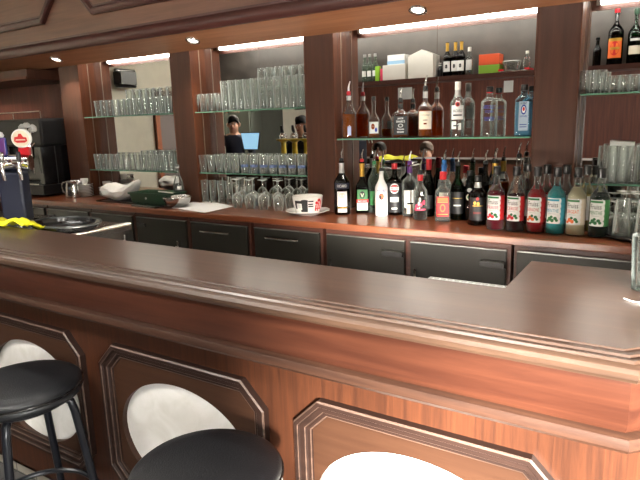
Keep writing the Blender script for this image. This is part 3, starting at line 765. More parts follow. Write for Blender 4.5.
# low whisky
loc, rz = L(374, 137.5, YB1, Z3)
p = bprof(0.036, 0.105, 0.055, 0.0125, 0.245)
bottle('whisky_bottle', 'small clear whisky bottle with a mottled label and a little amber drink', 'bottle', loc, rz, p, BGLASS, WHISK, 0.05,
       [('rect', -48, 48, 0.028, 0.098, SILVERLAB), ('ell', -10, 0.07, 18, 0.018, CARM), ('ell', 20, 0.05, 12, 0.014, BLUEL)], cap=(0.025, BLACK, 0.012), body=0.105, sh=0.055)
# square black-label whiskey
loc, rz = L(400.5, 138, YB1, Z3)
p = bprof(0.049, 0.135, 0.032, 0.0145, 0.215)
bottle('whiskey_bottle', 'square whiskey bottle with black label and white lettering', 'bottle', loc, rz, p, BGLASS, CARM, 0.125,
       [('rect', -42, 42, 0.018, 0.128, BLACKL), ('text', "JACK", 0, 0.112, 40, 0.013, WLAB), ('text', "DANIEL'S", 0, 0.096, 52, 0.012, WLAB), ('ell', 0, 0.072, 16, 0.011, SILVERLAB), ('ell', 0, 0.072, 12, 0.008, BLACKL), ('text', 'Tennessee', 0, 0.052, 44, 0.010, WLAB), ('text', 'WHISKEY', 0, 0.034, 44, 0.010, WLAB)],
       collar=(0.172, 0.2, BLACKL), spout=('steel', BLACK), sq=6, asp=0.95, body=0.135, sh=0.032)
# cream label whisky
loc, rz = L(425, 137.5, YB1, Z3)
p = bprof(0.042, 0.165, 0.045, 0.0135, 0.275); 
bottle('whisky_bottle', 'tall whisky bottle with cream label and black pourer, beside the square black-label bottle', 'bottle', loc, rz, p, BGLASS, AMBER, 0.155,
       [('rect', -56, 56, 0.048, 0.150, CREAM), ('text', 'SCOTCH WHISKY', 0, 0.128, 70, 0.009, BLACKL), ('rect', -18, 18, 0.098, 0.102, BLACKL), ('rect', -12, 12, 0.075, 0.084, CARM)], collar=(0.225, 0.262, SILVER), spout=('steel', BLACK), body=0.165, sh=0.045)
# white rum
loc, rz = L(457, 137, YB1, Z3)
p = bprof(0.040, 0.185, 0.055, 0.0145, 0.295)
bottle('rum_bottle', 'clear white-rum bottle with round red emblem on a white label', 'bottle', loc, rz, p, BGLASS, WATER, 0.16,
       [('rect', -52, 52, 0.098, 0.176, WLAB), ('ell', 0, 0.182, 22, 0.0165, WLAB), ('ell', 0, 0.182, 18, 0.0135, REDL), ('ell', 2, 0.182, 7, 0.009, BLACKL), ('text', 'BACARDI', 0, 0.146, 74, 0.016, BLACKL), ('rect', -34, 34, 0.118, 0.126, BLACKL), ('rect', -46, -8, 0.045, 0.088, WLAB), ('rect', 6, 30, 0.040, 0.078, WLAB), ('rect', -30, 10, 0.06, 0.068, BLACKL)],
       collar=(0.225, 0.26, SILVER), cap=(0.045, WHITE, 0.0165), body=0.185, sh=0.055)
# vodka
loc, rz = L(488.5, 137, YB1, Z3)
p = bprof(0.045, 0.185, 0.035, 0.0165, 0.262)
bottle('vodka_bottle', 'clear round-shouldered vodka bottle with blue lettering', 'bottle', loc, rz, p, BGLASS, WATER, 0.10,
       [('text', 'ABSOLUT', 0, 0.160, 86, 0.020, BLUEL), ('text', 'VODKA', 0, 0.136, 60, 0.014, BLUEL), ('rect', -36, 36, 0.104, 0.107, BLUEL), ('rect', -36, 36, 0.096, 0.099, BLUEL), ('rect', -30, 30, 0.088, 0.091, BLUEL)],
       cap=(0.03, BLACK, 0.0175), collar=(0.235, 0.25, REDP), body=0.185, sh=0.035)
# blue gin
loc, rz = L(522.5, 137, YB1, Z3)
p = bprof(0.045, 0.188, 0.038, 0.016, 0.262)
bottle('gin_bottle', 'pale blue square gin bottle with white oval label, beside the pilaster', 'bottle', loc, rz, p, BLUEG, BLUESP, 0.18,
       [('rect', -28, 28, 0.03, 0.182, plain('blue_grey_label', rgb(168, 190, 206), 0.5)), ('ell', 0, 0.140, 17, 0.026, BLUEL), ('ell', 0, 0.140, 11, 0.018, WLAB), ('ell', 0, 0.143, 7, 0.011, REDL), ('text', 'BOMBAY', 0, 0.172, 38, 0.010, BLACKL), ('text', 'SAPPHIRE', 0, 0.105, 44, 0.010, BLUEL), ('rect', -20, 20, 0.06, 0.064, BLUEL), ('rect', -20, 20, 0.048, 0.052, BLUEL)],
       cap=(0.03, BLACK, 0.0185), sq=5, asp=0.8, body=0.188, sh=0.038)

# ================================================================== SPIRITS ON THE COUNTER
DARKL = fluid('dark_drink', rgb(40, 26, 22), 0.15)
Y2 = 3.215
loc, rz = L(342.5, 213, 3.097, ZC)
p = bprof(0.050, 0.20, 0.075, 0.014, 0.335)
bottle('aniseed_bottle', 'tall black aniseed bottle with blue band and white label, beside the pilaster', 'bottle', loc, rz, p, DARKG, DARKL, 0.2,
       [('rect', -60, 60, 0.165, 0.202, NAVY), ('text', 'RICARD', 0, 0.184, 74, 0.017, WLAB), ('rect', -36, 36, 0.055, 0.150, WLAB), ('ell', 0, 0.125, 20, 0.016, CREAM), ('rect', -34, 34, 0.018, 0.042, SILVERLAB), ('rect', -36, 36, 0.045, 0.05, GOLD)],
       collar=(0.262, 0.325, SILVER), spout=('steel', BLACK), body=0.2, sh=0.075)
loc, rz = L(362.5, 212, 3.20, ZC)
p = bprof(0.042, 0.165, 0.060, 0.0145, 0.325)
bottle('herbal_liqueur_bottle', 'dark green square herbal liqueur bottle with stag label and red band', 'bottle', loc, rz, p, DKGREENG, DARKL, 0.16,
       [('rect', -40, 40, 0.018, 0.152, GREENL), ('rect', -40, 40, 0.020, 0.078, WLAB), ('ell', 0, 0.118, 22, 0.024, BLACKL), ('ell', 0, 0.112, 10, 0.014, GREENL), ('poly', [(-14, 0.128), (-9, 0.130), (-4, 0.115), (4, 0.115), (9, 0.130), (14, 0.128), (5, 0.108), (-5, 0.108)], CREAM),
        ('rect', -44, 44, 0.068, 0.090, REDL), ('text', 'Jägermeister', 0, 0.079, 68, 0.014, WLAB)],
       collar=(0.232, 0.315, GOLD), spout=('steel', REDP), sq=5, asp=0.85, body=0.165, sh=0.06)
loc, rz = L(374.5, 211, 3.245, ZC)
p = bprof(0.040, 0.20, 0.075, 0.0135, 0.31)
bottle('spirit_bottle', 'pale green bottle with green pourer, half hidden behind the white coconut rum', 'bottle', loc, rz, p, clear('pale_green_glass', (0.75, 0.9, 0.8, 1), 1.0, milk=0.3), WATER, 0.2, [('rect', -40, 40, 0.05, 0.14, GREENL)], spout=('steel', LEAF), body=0.2, sh=0.075)
loc, rz = L(381.5, 213, 3.14, ZC)
p = bprof(0.0395, 0.165, 0.075, 0.014, 0.275)
WHITEG = plain('white_bottle', rgb(236, 236, 234), 0.25, coat=0.4)
bottle('coconut_rum_bottle', 'opaque white coconut rum bottle with a red and yellow emblem', 'bottle', loc, rz, p, WHITEG, None, 0.1,
       [('ell', 0, 0.122, 22, 0.02, plain('brown_print', rgb(120, 40, 30), 0.5)), ('ell', 4, 0.124, 15, 0.013, ORANGE), ('ell', -8, 0.118, 9, 0.012, BLACKL), ('text', 'MALIBU', 0, 0.158, 74, 0.016, BLUEL), ('text', 'coconut', 0, 0.085, 40, 0.010, SILVERLAB), ('rect', -30, 30, 0.055, 0.06, SILVERLAB)],
       spout=('steel', BLACK), body=0.165, sh=0.075)
loc, rz = L(394.5, 212, 3.205, ZC)
p = bprof(0.050, 0.20, 0.05, 0.0145, 0.31)
bottle('vermouth_bottle', 'black vermouth bottle with round white and red emblem', 'bottle', loc, rz, p, DARKG, DARKL, 0.22,
       [('rect', -70, 70, 0.02, 0.2, BLACKL), ('ell', 0, 0.168, 33, 0.031, WLAB), ('ell', 0, 0.168, 24, 0.023, REDL), ('rect', -30, 30, 0.158, 0.178, WLAB), ('text', 'MARTINI', 0, 0.168, 46, 0.012, BLACKL), ('rect', -30, 30, 0.085, 0.115, SILVERLAB), ('rect', -20, 20, 0.04, 0.05, SILVERLAB)],
       cap=(0.035, REDP, 0.017), body=0.2, sh=0.05)
loc, rz = L(409.5, 212.5, 3.20, ZC)
p = bprof(0.047, 0.205, 0.045, 0.015, 0.315)
bottle('vodka_bottle', 'clear vodka bottle with pale mountain label and purple pourer', 'bottle', loc, rz, p, BGLASS, WATER, 0.16,
       [('rect', -45, 45, 0.085, 0.16, SILVERLAB), ('poly', [(-40, 0.10), (-20, 0.15), (0, 0.115), (18, 0.155), (40, 0.10)], WLAB), ('rect', -40, -18, 0.055, 0.115, WLAB), ('rect', -20, 30, 0.02, 0.075, CREAM)],
       collar=(0.262, 0.30, PURPLE), spout=('plastic', PURPLE), body=0.205, sh=0.045)
loc, rz = L(420, 217, 3.10, ZC)
p = bprof(0.041, 0.16, 0.060, 0.0145, 0.272)
bottle('fruit_liqueur_bottle', 'clear bottle with pink floral print and red collar, dark at its foot', 'bottle', loc, rz, p, BGLASS, DARKL, 0.06,
       [('ell', -26, 0.082, 13, 0.012, PINKR), ('ell', 6, 0.092, 12, 0.012, PINKR), ('ell', 30, 0.105, 12, 0.014, PINKR), ('ell', -10, 0.098, 8, 0.010, SILVERLAB), ('ell', 20, 0.075, 10, 0.012, BLACKL), ('ell', -34, 0.105, 9, 0.014, BLACKL), ('rect', -44, 44, 0.058, 0.068, PINKR), ('ell', -2, 0.122, 8, 0.012, CREAM)],
       collar=(0.228, 0.262, REDP), spout=('steel', BLACK), body=0.16, sh=0.06)
loc, rz = L(428.5, 212, 3.23, ZC)
p = bprof(0.036, 0.19, 0.085, 0.0135, 0.33)
bottle('wine_bottle', 'slim dark green bottle with a long red cap, behind the pink floral bottle', 'bottle', loc, rz, p, DKGREENG, DARKL, 0.2,
       [('rect', -40, 40, 0.05, 0.13, BLACKL)], collar=(0.28, 0.322, REDP), cap=(0.055, REDP, 0.0165), body=0.19, sh=0.085)
loc, rz = L(442.5, 217.5, 3.10, ZC)
p = bprof(0.042, 0.165, 0.05, 0.0145, 0.272)
bottle('tequila_bottle', 'square clear tequila bottle with red label and red cap', 'bottle', loc, rz, p, BGLASS, WATER, 0.17,
       [('rect', -40, 40, 0.03, 0.145, REDL), ('rect', -34, 34, 0.118, 0.138, ORANGE), ('ell', 0, 0.08, 20, 0.024, ORANGE), ('ell', 0, 0.08, 13, 0.015, REDL), ('rect', -34, 34, 0.112, 0.115, GOLD), ('rect', -34, 34, 0.042, 0.045, GOLD)],
       cap=(0.045, REDP, 0.019), sq=5, asp=0.9, body=0.165, sh=0.05)
loc, rz = L(443.5, 212, 3.235, ZC)
p = bprof(0.037, 0.19, 0.08, 0.0135, 0.32)
bottle('spirit_bottle', 'clear bottle with a light blue collar and pourer, behind the red-label tequila', 'bottle', loc, rz, p, BGLASS, WATER, 0.2,
       [('rect', -45, 45, 0.06, 0.15, CREAM)], collar=(0.26, 0.312, BLUEP), spout=('steel', BLUEP), body=0.19, sh=0.08)
loc, rz = L(457, 215, 3.17, ZC)
p = bprof(0.041, 0.18, 0.075, 0.0145, 0.315)
bottle('aperitif_bottle', 'dark green aperitif bottle with steel pourer and nearly black label', 'bottle', loc, rz, p, GREENG, DARKL, 0.2,
       [('rect', -60, 60, 0.04, 0.165, BLACKL), ('rect', -40, 40, 0.128, 0.131, GOLD), ('rect', -30, 30, 0.085, 0.092, SILVERLAB)], spout=('steel', BLACK), body=0.18, sh=0.075)
loc, rz = L(477, 220, 3.06, ZC)
p = bprof(0.049, 0.165, 0.05, 0.016, 0.262)
bottle('coffee_liqueur_bottle', 'stout black liqueur bottle with gold emblem, beside the strawberry-coloured syrup', 'bottle', loc, rz, p, DARKG, DARKL, 0.18,
       [('rect', -55, 55, 0.03, 0.155, BLACKL), ('ell', 0, 0.148, 9, 0.009, REDL), ('ell', -16, 0.125, 9, 0.009, GOLD), ('ell', 4, 0.122, 9, 0.010, GOLD), ('rect', -30, 34, 0.108, 0.112, GOLD), ('rect', -24, 24, 0.066, 0.078, plain('dark_red_label', rgb(96, 28, 30), 0.5))],
       collar=(0.205, 0.235, SILVER), cap=(0.03, BLACK, 0.0185), body=0.165, sh=0.05)
loc, rz = L(469, 216, 3.20, ZC)
p = bprof(0.041, 0.17, 0.05, 0.0155, 0.275)
bottle('liqueur_bottle', 'black liqueur bottle with pale round label, behind the stout black one', 'bottle', loc, rz, p, DARKG, DARKL, 0.18,
       [('ell', 0, 0.135, 26, 0.02, CREAM), ('ell', 0, 0.135, 18, 0.013, LEAF), ('ell', 0, 0.175, 20, 0.012, SILVERLAB)], cap=(0.03, BLACK, 0.018), body=0.17, sh=0.05)
loc, rz = L(484, 217, 3.22, ZC)
p = bprof(0.036, 0.20, 0.08, 0.0135, 0.32)
bottle('spirit_bottle', 'slim dark bottle with black pourer, behind the first red syrup', 'bottle', loc, rz, p, DARKG, DARKL, 0.2, [('rect', -40, 40, 0.06, 0.15, BLACKL)], spout=('steel', BLACK), body=0.2, sh=0.08)
loc, rz = L(493.5, 218, 3.22, ZC)
p = bprof(0.036, 0.20, 0.08, 0.0135, 0.33)
bottle('spirit_bottle', 'slim bottle with gold-coloured neck foil and steel pourer, behind the syrups', 'bottle', loc, rz, p, BGLASS, WHISK, 0.2, [('rect', -40, 40, 0.06, 0.15, CREAM)], collar=(0.265, 0.325, GOLD), spout=('steel', BLACK), body=0.2, sh=0.08)
loc, rz = L(516.5, 219, 3.22, ZC)
p = bprof(0.040, 0.20, 0.075, 0.014, 0.36)
bottle('spirit_bottle', 'tallest clear bottle with steel pourer, rising behind the second red syrup', 'bottle', loc, rz, p, BGLASS, WATER, 0.14, [('rect', -45, 45, 0.06, 0.15, WLAB)], collar=(0.27, 0.285, SILVER), spout=('steel', BLACK), body=0.2, sh=0.075)
loc, rz = L(526.5, 221, 3.17, ZC)
p = bprof(0.036, 0.18, 0.09, 0.022, 0.318)
bottle('spirit_bottle', 'clear wide-necked bottle with black cap, behind the red syrups', 'bottle', loc, rz, p, BGLASS, WATER, 0.1, [('rect', -40, 40, 0.05, 0.14, SILVERLAB)], cap=(0.04, BLACK, 0.026), body=0.18, sh=0.09)
loc, rz = L(592.5, 224, 3.19, ZC)
p = bprof(0.038, 0.18, 0.09, 0.015, 0.31)
bottle('liqueur_bottle', 'pale yellow liqueur bottle with dark cap, behind the dark green syrup', 'bottle', loc, rz, p, BGLASS, fluid('pale_yellow', rgb(226, 214, 150), 0.5), 0.22, [('rect', -40, 40, 0.06, 0.15, CREAM)], cap=(0.045, BLACK, 0.018), body=0.18, sh=0.09)

# ================================================================== SYRUPS
def syrup(px, py, Y, liq, fill, acc, fruit, flav, label, side, band):
    loc, rz = L(px, py, Y, ZC)
    p = bprof(0.0445, 0.185, 0.068, 0.0150, 0.318)
    it = [('rect', -62, 66, 0.056, 0.182, WLAB), ('rect', 22, 68, 0.056, 0.182, side)] + [('ell', 22, z, 7, 0.0125, WLAB) for z in (0.069, 0.094, 0.119, 0.144, 0.169)] + [
          ('rect', -56, 16, 0.168, 0.178, band), ('text', 'Fruiss', -20, 0.150, 60, 0.024, BLACKL), ('text', flav, -20, 0.121, 70, 0.017, acc), ('rect', -40, 0, 0.104, 0.107, SILVERLAB),
          ('ell', -34, 0.080, 11, 0.010, fruit), ('ell', -18, 0.073, 10, 0.009, fruit), ('ell', -2, 0.084, 10, 0.008, LEAF), ('ell', -22, 0.090, 8, 0.007, LEAF), ('ell', 6, 0.074, 8, 0.007, LEAF), ('ell', -44, 0.070, 8, 0.007, fruit)]
    return bottle('syrup_bottle', label, 'bottle', loc, rz, p, BGLASS, liq, fill, it, cap=(0.046, BLACK, 0.0185), body=0.185, sh=0.068, group='syrup bottles')
RSYR = fluid('red_syrup', rgb(190, 18, 32), 0.2); DSYR = fluid('dark_red_syrup', rgb(52, 14, 18), 0.15)
syrup(495, 229.5, 2.965, fluid('strawberry_syrup', rgb(120, 14, 36), 0.2), 0.20, PINKR, REDP, 'FRAISE', 'dark pink syrup bottle, first of the syrup row, beside the stout black liqueur', REDL, LEAF)
syrup(514.5, 231, 2.965, DSYR, 0.19, REDL, REDP, 'CERISE', 'nearly black cherry syrup bottle with red-edged label, second in the syrup row', REDL, LEAF)
syrup(535, 232.5, 2.965, RSYR, 0.215, REDL, ORANGE, 'GRENADINE', 'bright red syrup bottle, beside the turquoise one', REDL, LEAF)
syrup(554.5, 233.5, 2.965, fluid('turquoise_syrup', rgb(74, 190, 196), 0.15), 0.235, TURQ, LEAF, 'MENTHE', 'turquoise syrup bottle between the bright red and cream-coloured ones', TURQ, TURQ)
syrup(574.5, 235, 2.965, fluid('cream_syrup', rgb(232, 224, 190), 0.12), 0.235, ORANGE, ORANGE, 'ORGEAT', 'cream-coloured syrup bottle with orange print', CREAM, GREENL)
syrup(597.5, 236, 2.965, fluid('dark_green_syrup', rgb(14, 34, 26), 0.2), 0.21, GREENL, LEAF, 'MENTHE', 'dark green syrup bottle, last of the row beside the glass tray', GREENL, GREENL)
def backsyrup(px, py, liq, label, side):
    loc, rz = L(px, py, 3.11, ZC)
    p = bprof(0.0445, 0.185, 0.068, 0.0150, 0.318)
    bottle('syrup_bottle', label, 'bottle', loc, rz, p, BGLASS, liq, 0.18, [('rect', -62, 62, 0.058, 0.180, WLAB), ('rect', 30, 66, 0.056, 0.182, side)], cap=(0.046, BLACK, 0.0185), body=0.185, sh=0.068, group='syrup bottles')
backsyrup(544.5, 228, RSYR, 'red syrup bottle in the second row, half hidden by the bright red one', REDL)
backsyrup(563.5, 229.5, WATER, 'clear syrup bottle in the second row, behind the turquoise one', GREENL)
backsyrup(583.5, 231, fluid('lemon_syrup', rgb(224, 206, 120), 0.4), 'pale syrup bottle in the second row, behind the cream-coloured one', ORANGE)

# ================================================================== ON THE COUNTER, TOWARDS THE COFFEE MACHINE
# big cup and saucer
cx_, cy_ = xat(308, 213, 3.02), 3.02
t = thing('saucer', 'wide white saucer with orange printed rim, under the big cup', 'saucer', (cx_, cy_, ZC))
MB().lathe([(0, 0.07), (0.004, 0.075), (0.010, 0.10), (0.026, 0.143), (0.028, 0.141), (0.014, 0.095), (0.009, 0.07), (0.008, 0.001)], CERAM, 40).build('plate', t)
mb = MB(); mb.lathe([(0.0155, 0.100), (0.0262, 0.137)], plain('orange_rim', rgb(226, 178, 130), 0.35), 40, caps=False); mb.build('rim_print', t)
t = thing('giant_cup', 'giant white cup with black and red printed shapes on a saucer', 'cup', (cx_, cy_, ZC+0.009), faceto(cx_, cy_))
cpf = [(0, 0.066), (0.004, 0.076), (0.012, 0.080), (0.03, 0.086), (0.06, 0.093), (0.108, 0.099)]
mb = MB(); mb.lathe(cpf + [(0.110, 0.097), (0.106, 0.094), (0.06, 0.088), (0.02, 0.076), (0.012, 0.001)], CERAM, 44)
cs = MB(); cs.mats = []
decorate(mb, cpf, None, 1.0, [('rect', -30, -6, 0.016, 0.030, BLACKL), ('rect', -52, -22, 0.070, 0.088, BLACKL), ('rect', -24, 0, 0.016, 0.090, BLACKL), ('rect', -56, -46, 0.035, 0.088, BLACKL), ('rect', -44, -28, 0.040, 0.066, SILVERLAB), ('ell', -12, 0.088, 14, 0.008, BLACKL), ('rect', 2, 22, 0.080, 0.088, BLACKL), ('rect', 2, 20, 0.062, 0.070, BLACKL), ('rect', 2, 22, 0.048, 0.056, BLACKL),
     ('rect', 30, 36, 0.020, 0.060, REDL), ('ell', 35, 0.072, 6, 0.010, REDL), ('rect', 40, 46, 0.018, 0.074, REDL), ('ell', 45, 0.088, 7, 0.010, REDL), ('rect', 50, 56, 0.026, 0.085, REDL), ('rect', 28, 50, 0.032, 0.038, REDL)])
mb.build('bowl', t, fix=False)
hd = MB(); hd.tube([(0.01, 0.094, 0.09), (0.012, 0.122, 0.088), (0.014, 0.135, 0.065), (0.012, 0.12, 0.04), (0.01, 0.084, 0.035)], 0.009, CERAM, 10); hd.build('handle', t)
# sheet of paper
a, b, c, d = at(172, 208, Z=ZC), at(205, 213, Z=ZC), at(233, 206.5, Z=ZC), at(203, 200, Z=ZC)
mb = MB(); mb.prism([(a.x, a.y), (b.x, b.y), (c.x, c.y), (d.x, d.y)], ZC+0.0005, ZC+0.003, PAPER)
tag(mb.build('paper_sheet', smooth=False), 'white sheet of paper lying on the counter before the highballs', 'paper')
# steel bowl with a bottle behind
p0 = at(181, 206, Z=ZC); 
t = thing('steel_bowl', 'small stainless steel bowl in front of the clear water bottle', 'bowl', (p0.x+0.005, 2.94, ZC))
MB().lathe([(0, 0.05), (0.002, 0.06), (0.02, 0.082), (0.05, 0.098), (0.072, 0.104), (0.074, 0.108), (0.0725, 0.101), (0.05, 0.095), (0.02, 0.078), (0.005, 0.05), (0.004, 0.001)], STEEL, 36).build('body', t)
mb = MB(); mb.tube([(0.106*cos(k*pi/16), 0.106*sin(k*pi/16), 0.073) for k in range(32)], 0.003, CHROME, 8, True); mb.build('rim', t)
loc, rz = L(180, 203, 3.095, ZC)
p = bprof(0.038, 0.14, 0.10, 0.0135, 0.295)
bottle('water_bottle', 'clear bottle with small white label, behind the steel bowl', 'bottle', loc, rz, p, clear('water_glass', (0.86, 0.88, 0.88, 1), 1.3, milk=0.3), WATER, 0.15, [('rect', -20, 34, 0.105, 0.135, WLAB)], collar=(0.27, 0.285, SILVER), body=0.14, sh=0.10)
# green box with a pale rod and black folder
p1 = at(154, 204, Z=ZC)
t = thing('plastic_tub', 'dark green rectangular tub on the counter, beside the steel bowl', 'tub', (p1.x, 3.02, ZC), radians(2))
mb = MB(); o_ = [(-0.20, -0.10), (0.20, -0.10), (0.20, 0.10), (-0.20, 0.10)]
i_ = [(x*0.96, y*0.92) for x, y in o_]; q_ = [(x*0.88, y*0.8) for x, y in o_]
vs = [(x*0.9, y*0.86, 0) for x, y in o_] + [(x, y, 0.085) for x, y in o_] + [(x, y, 0.085) for x, y in i_] + [(x, y, 0.006) for x, y in q_]
fs = [(3,2,1,0)] + [(k, (k+1) % 4, 4+(k+1) % 4, 4+k) for k in range(4)] + [(4+k, 4+(k+1) % 4, 8+(k+1) % 4, 8+k) for k in range(4)] + [(8+k, 8+(k+1) % 4, 12+(k+1) % 4, 12+k) for k in range(4)] + [(12, 13, 14, 15)]
mb.add(vs, fs, DGREEN); mb.build('body', t, bevel=0.004, smooth=False)
mb = MB(); mb.box(-0.207, 0.207, -0.107, -0.098, 0.078, 0.09, DGREEN); mb.box(-0.207, 0.207, 0.098, 0.107, 0.078, 0.09, DGREEN); mb.box(-0.207, -0.196, -0.107, 0.107, 0.078, 0.09, DGREEN); mb.box(0.196, 0.207, -0.107, 0.107, 0.078, 0.09, DGREEN)
mb.build('rim', t, bevel=0.002, smooth=False)
MB().lathe([(0, 0.008), (0.003, 0.009), (0.004, 0.001)], SILVER, 14, M=Matrix.Rotation(radians(90), 4, 'X'), off=(-0.02, -0.098, 0.05)).build('stud', t)
mb = MB(); mb.tube([(p1.x+0.05, 2.99, ZC+0.0975), (p1.x+0.24, 2.955, ZC+0.0975)], 0.005, CERAM, 8)
tag(mb.build('stir_stick'), 'pale thin stick lying across the green tub rim', 'stick')
p2 = at(147, 207, Z=ZC)
t = thing('bill_folder', 'flat black folder lying before the green tub', 'folder', (p2.x, 2.86, ZC), radians(-4))
MB().box(-0.15, 0.13, -0.045, 0.045, 0, 0.010, BLACK).build('cover', t, bevel=0.003, smooth=False)
MB().box(-0.145, 0.125, -0.043, 0.043, 0.010, 0.016, BLACKG).build('flap', t, bevel=0.002, smooth=False)
# white bag of pastry on a dark tray
p3 = at(122, 202, Z=ZC)
t = thing('flat_tray', 'black flat tray under the white bag', 'tray', (p3.x+0.02, 3.02, ZC))
MB().box(-0.25, 0.23, -0.12, 0.13, 0, 0.006, BLACK).build('plate', t, bevel=0.004, smooth=False)
mb = MB(); mb.box(-0.25, 0.23, -0.12, -0.112, 0.006, 0.014, BLACKG); mb.box(-0.25, 0.23, 0.122, 0.13, 0.006, 0.014, BLACKG); mb.box(-0.25, -0.242, -0.12, 0.13, 0.006, 0.014, BLACKG); mb.box(0.222, 0.23, -0.12, 0.13, 0.006, 0.014, BLACKG); mb.build('lip', t, smooth=False)
mb = MB(); n1, n2 = 26, 20; rnd = random.Random(3); vs = []
for j in range(n2+1):
    for i in range(n1):
        a = 2*pi*i/n1; ph = -pi/2 + pi*j/n2
        # a bag lying on its side: fat end to -x, gathered neck rising to +x
        x = sin(ph)*0.20; w = cos(ph)
        fat = (0.58 - 0.5*sin(ph)*0.42)
        lift = 0.10*max(0, sin(ph))**1.5
        rr = w**0.6 if w > 0 else 0
        cr = 1 + 0.07*sin(5*a + 6*ph) + 0.05*sin(9*a - 4*ph + 1)
        y = rr*0.105*fat*1.5*cos(a)*cr; z = 1.22*(0.055*fat*1.5*rr*(sin(a)*cr) + 0.062*fat*1.4 + lift)
        vs.append((x, y, max(0.0, z)))
fs = [(j*n1+i, j*n1+(i+1) % n1, (j+1)*n1+(i+1) % n1, (j+1)*n1+i) for j in range(n2) for i in range(n1)]
mb.add(vs, fs, PLASTIC)
o = mb.build('paper_bag', None, (p3.x-0.02, 3.0, ZC+0.007)); tag(o, 'crumpled white bag lying on the black tray between cups and green tub', 'bag')
# cups and plates
t = thing('saucer', 'stacked espresso saucer', 'saucer', (0, 0, 0))
MB().lathe([(0, 0.035), (0.003, 0.04), (0.012, 0.066), (0.014, 0.068), (0.0135, 0.065), (0.005, 0.036), (0.004, 0.001)], CERAM, 28).build('plate', t)
MB().lathe([(0.0128, 0.0665), (0.0150, 0.0672), (0.0148, 0.0640)], plain('grey_rim', rgb(180, 184, 180), 0.3), 28, caps=False).build('rim', t)
X1, X2 = xat(86, 196, 3.10), xat(106, 197, 3.16)
first = True
NM = ['lowest', 'second lowest', 'third lowest', 'fourth', 'fifth', 'sixth', 'seventh', 'topmost']
for (X, Y, n, w) in ((X1, 3.10, 8, 'the saucer stack beside the metal milk jug'), (X2, 3.18, 6, 'the saucer stack beside the white bag')):
    for k in range(n):
        nm = NM[k] if k < n-1 else 'topmost'
        lb = nm + ' white saucer of ' + w
        if first: t.location = (X, Y, ZC); t['label'] = lb; t['group'] = 'stacked saucers'; first = False
        else: dup(t, (X, Y, ZC + 0.0135*k), 0.2*k, lb, 'stacked saucers')
# small cups on the tall stack
cupm = MB().lathe([(0, 0.018), (0.003, 0.022), (0.02, 0.030), (0.048, 0.034), (0.049, 0.0325), (0.02, 0.027), (0.006, 0.018), (0.005, 0.001)], CERAM, 22)
t = thing('espresso_cup', 'small white espresso cup upright on the saucer stack beside the milk jug', 'cup', (X1, 3.10, ZC+0.0135*8))
cupm.build('bowl', t); mb = MB(); mb.tube([(0.031, 0, 0.040), (0.046, 0, 0.038), (0.048, 0, 0.026), (0.030, 0, 0.016)], 0.004, CERAM, 8); mb.build('handle', t)
dup(t, (X2, 3.18, ZC+0.0135*6), 1.0, 'small white espresso cup upright on the saucer stack beside the white bag')
# milk jug
p4 = at(70, 198, Z=ZC)
t = thing('milk_jug', 'stainless steel milk jug at the edge of the coffee machine', 'jug', (p4.x, 3.02, ZC), radians(200))
MB().lathe([(0, 0.062), (0.004, 0.068), (0.03, 0.07), (0.09, 0.064), (0.13, 0.058), (0.142, 0.064), (0.145, 0.062), (0.13, 0.055), (0.03, 0.066), (0.006, 0.06), (0.006, 0.001)], STEEL, 32).build('body', t)
mb = MB(); mb.tube([(0.058, 0, 0.132), (0.095, 0, 0.130), (0.108, 0, 0.10), (0.10, 0, 0.05), (0.068, 0, 0.035)], 0.006, STEEL, 8); mb.build('handle', t)
mb = MB(); mb.prism([(-0.05, -0.02), (-0.082, 0), (-0.05, 0.02)], 0.125, 0.146, STEEL); mb.build('lip', t, bevel=0.003)
# ------------------------------------------------------------------ coffee machine
mx_ = -5.07
MB_ = plain('matt_black', rgb(14, 14, 15), 0.5, spec=0.25); MG_ = plain('machine_black', rgb(10, 10, 11), 0.25, spec=0.35)
t = thing('espresso_machine', 'black espresso machine in the dark alcove at the end of the counter', 'coffee machine', (mx_, 3.0, ZC))
MB().box(-0.42, 0.42, 0.05, 0.45, 0.10, 0.66, MG_).build('body', t, bevel=0.012, smooth=False)
MB().box(-0.43, 0.43, -0.06, 0.46, 0.44, 0.68, MB_).build('hood', t, bevel=0.02, smooth=False)
MB().box(-0.43, 0.43, -0.10, 0.46, 0.02, 0.11, MB_).build('base', t, bevel=0.008, smooth=False)
mb = MB(); mb.box(-0.36, 0.36, -0.095, 0.05, 0.11, 0.118, STEEL)
for k in range(18): mb.box(-0.35+k*0.04, -0.335+k*0.04, -0.09, 0.045, 0.118, 0.121, MB_)
mb.build('drip_tray', t, smooth=False)
for sx in (-0.40, 0.40): MB().box(sx-0.03, sx+0.03, -0.08, 0.05, 0.11, 0.44, MG_).build('side_panel', t, bevel=0.006, smooth=False)
for gx in (-0.18, 0.16):
    mb = MB(); mb.lathe([(0.33, 0.032), (0.345, 0.038), (0.40, 0.040), (0.44, 0.045)], CHROME, 22, off=(gx, -0.02, 0)); gh = mb.build('group_head', t)
    mb = MB(); mb.tube([(gx, -0.05, 0.338), (gx+0.01, -0.12, 0.332), (gx+0.02, -0.21, 0.322)], [0.009, 0.012, 0.013], BLACK, 10); mb.build('portafilter', gh)
for sx in (-0.33, 0.33):
    mb = MB(); mb.tube([(sx, -0.065, 0.47), (sx, -0.10, 0.44), (sx+0.01, -0.11, 0.30), (sx+0.015, -0.115, 0.21)], 0.006, CHROME, 8); mb.build('steam_wand', t)
mb = MB(); mb.lathe([(0, 0.028), (0.02, 0.028), (0.022, 0.02)], CHROME, 20, M=Matrix.Rotation(radians(90), 4, 'X'), off=(0.30, -0.06, 0.57)); mb.build('steam_knob', t)
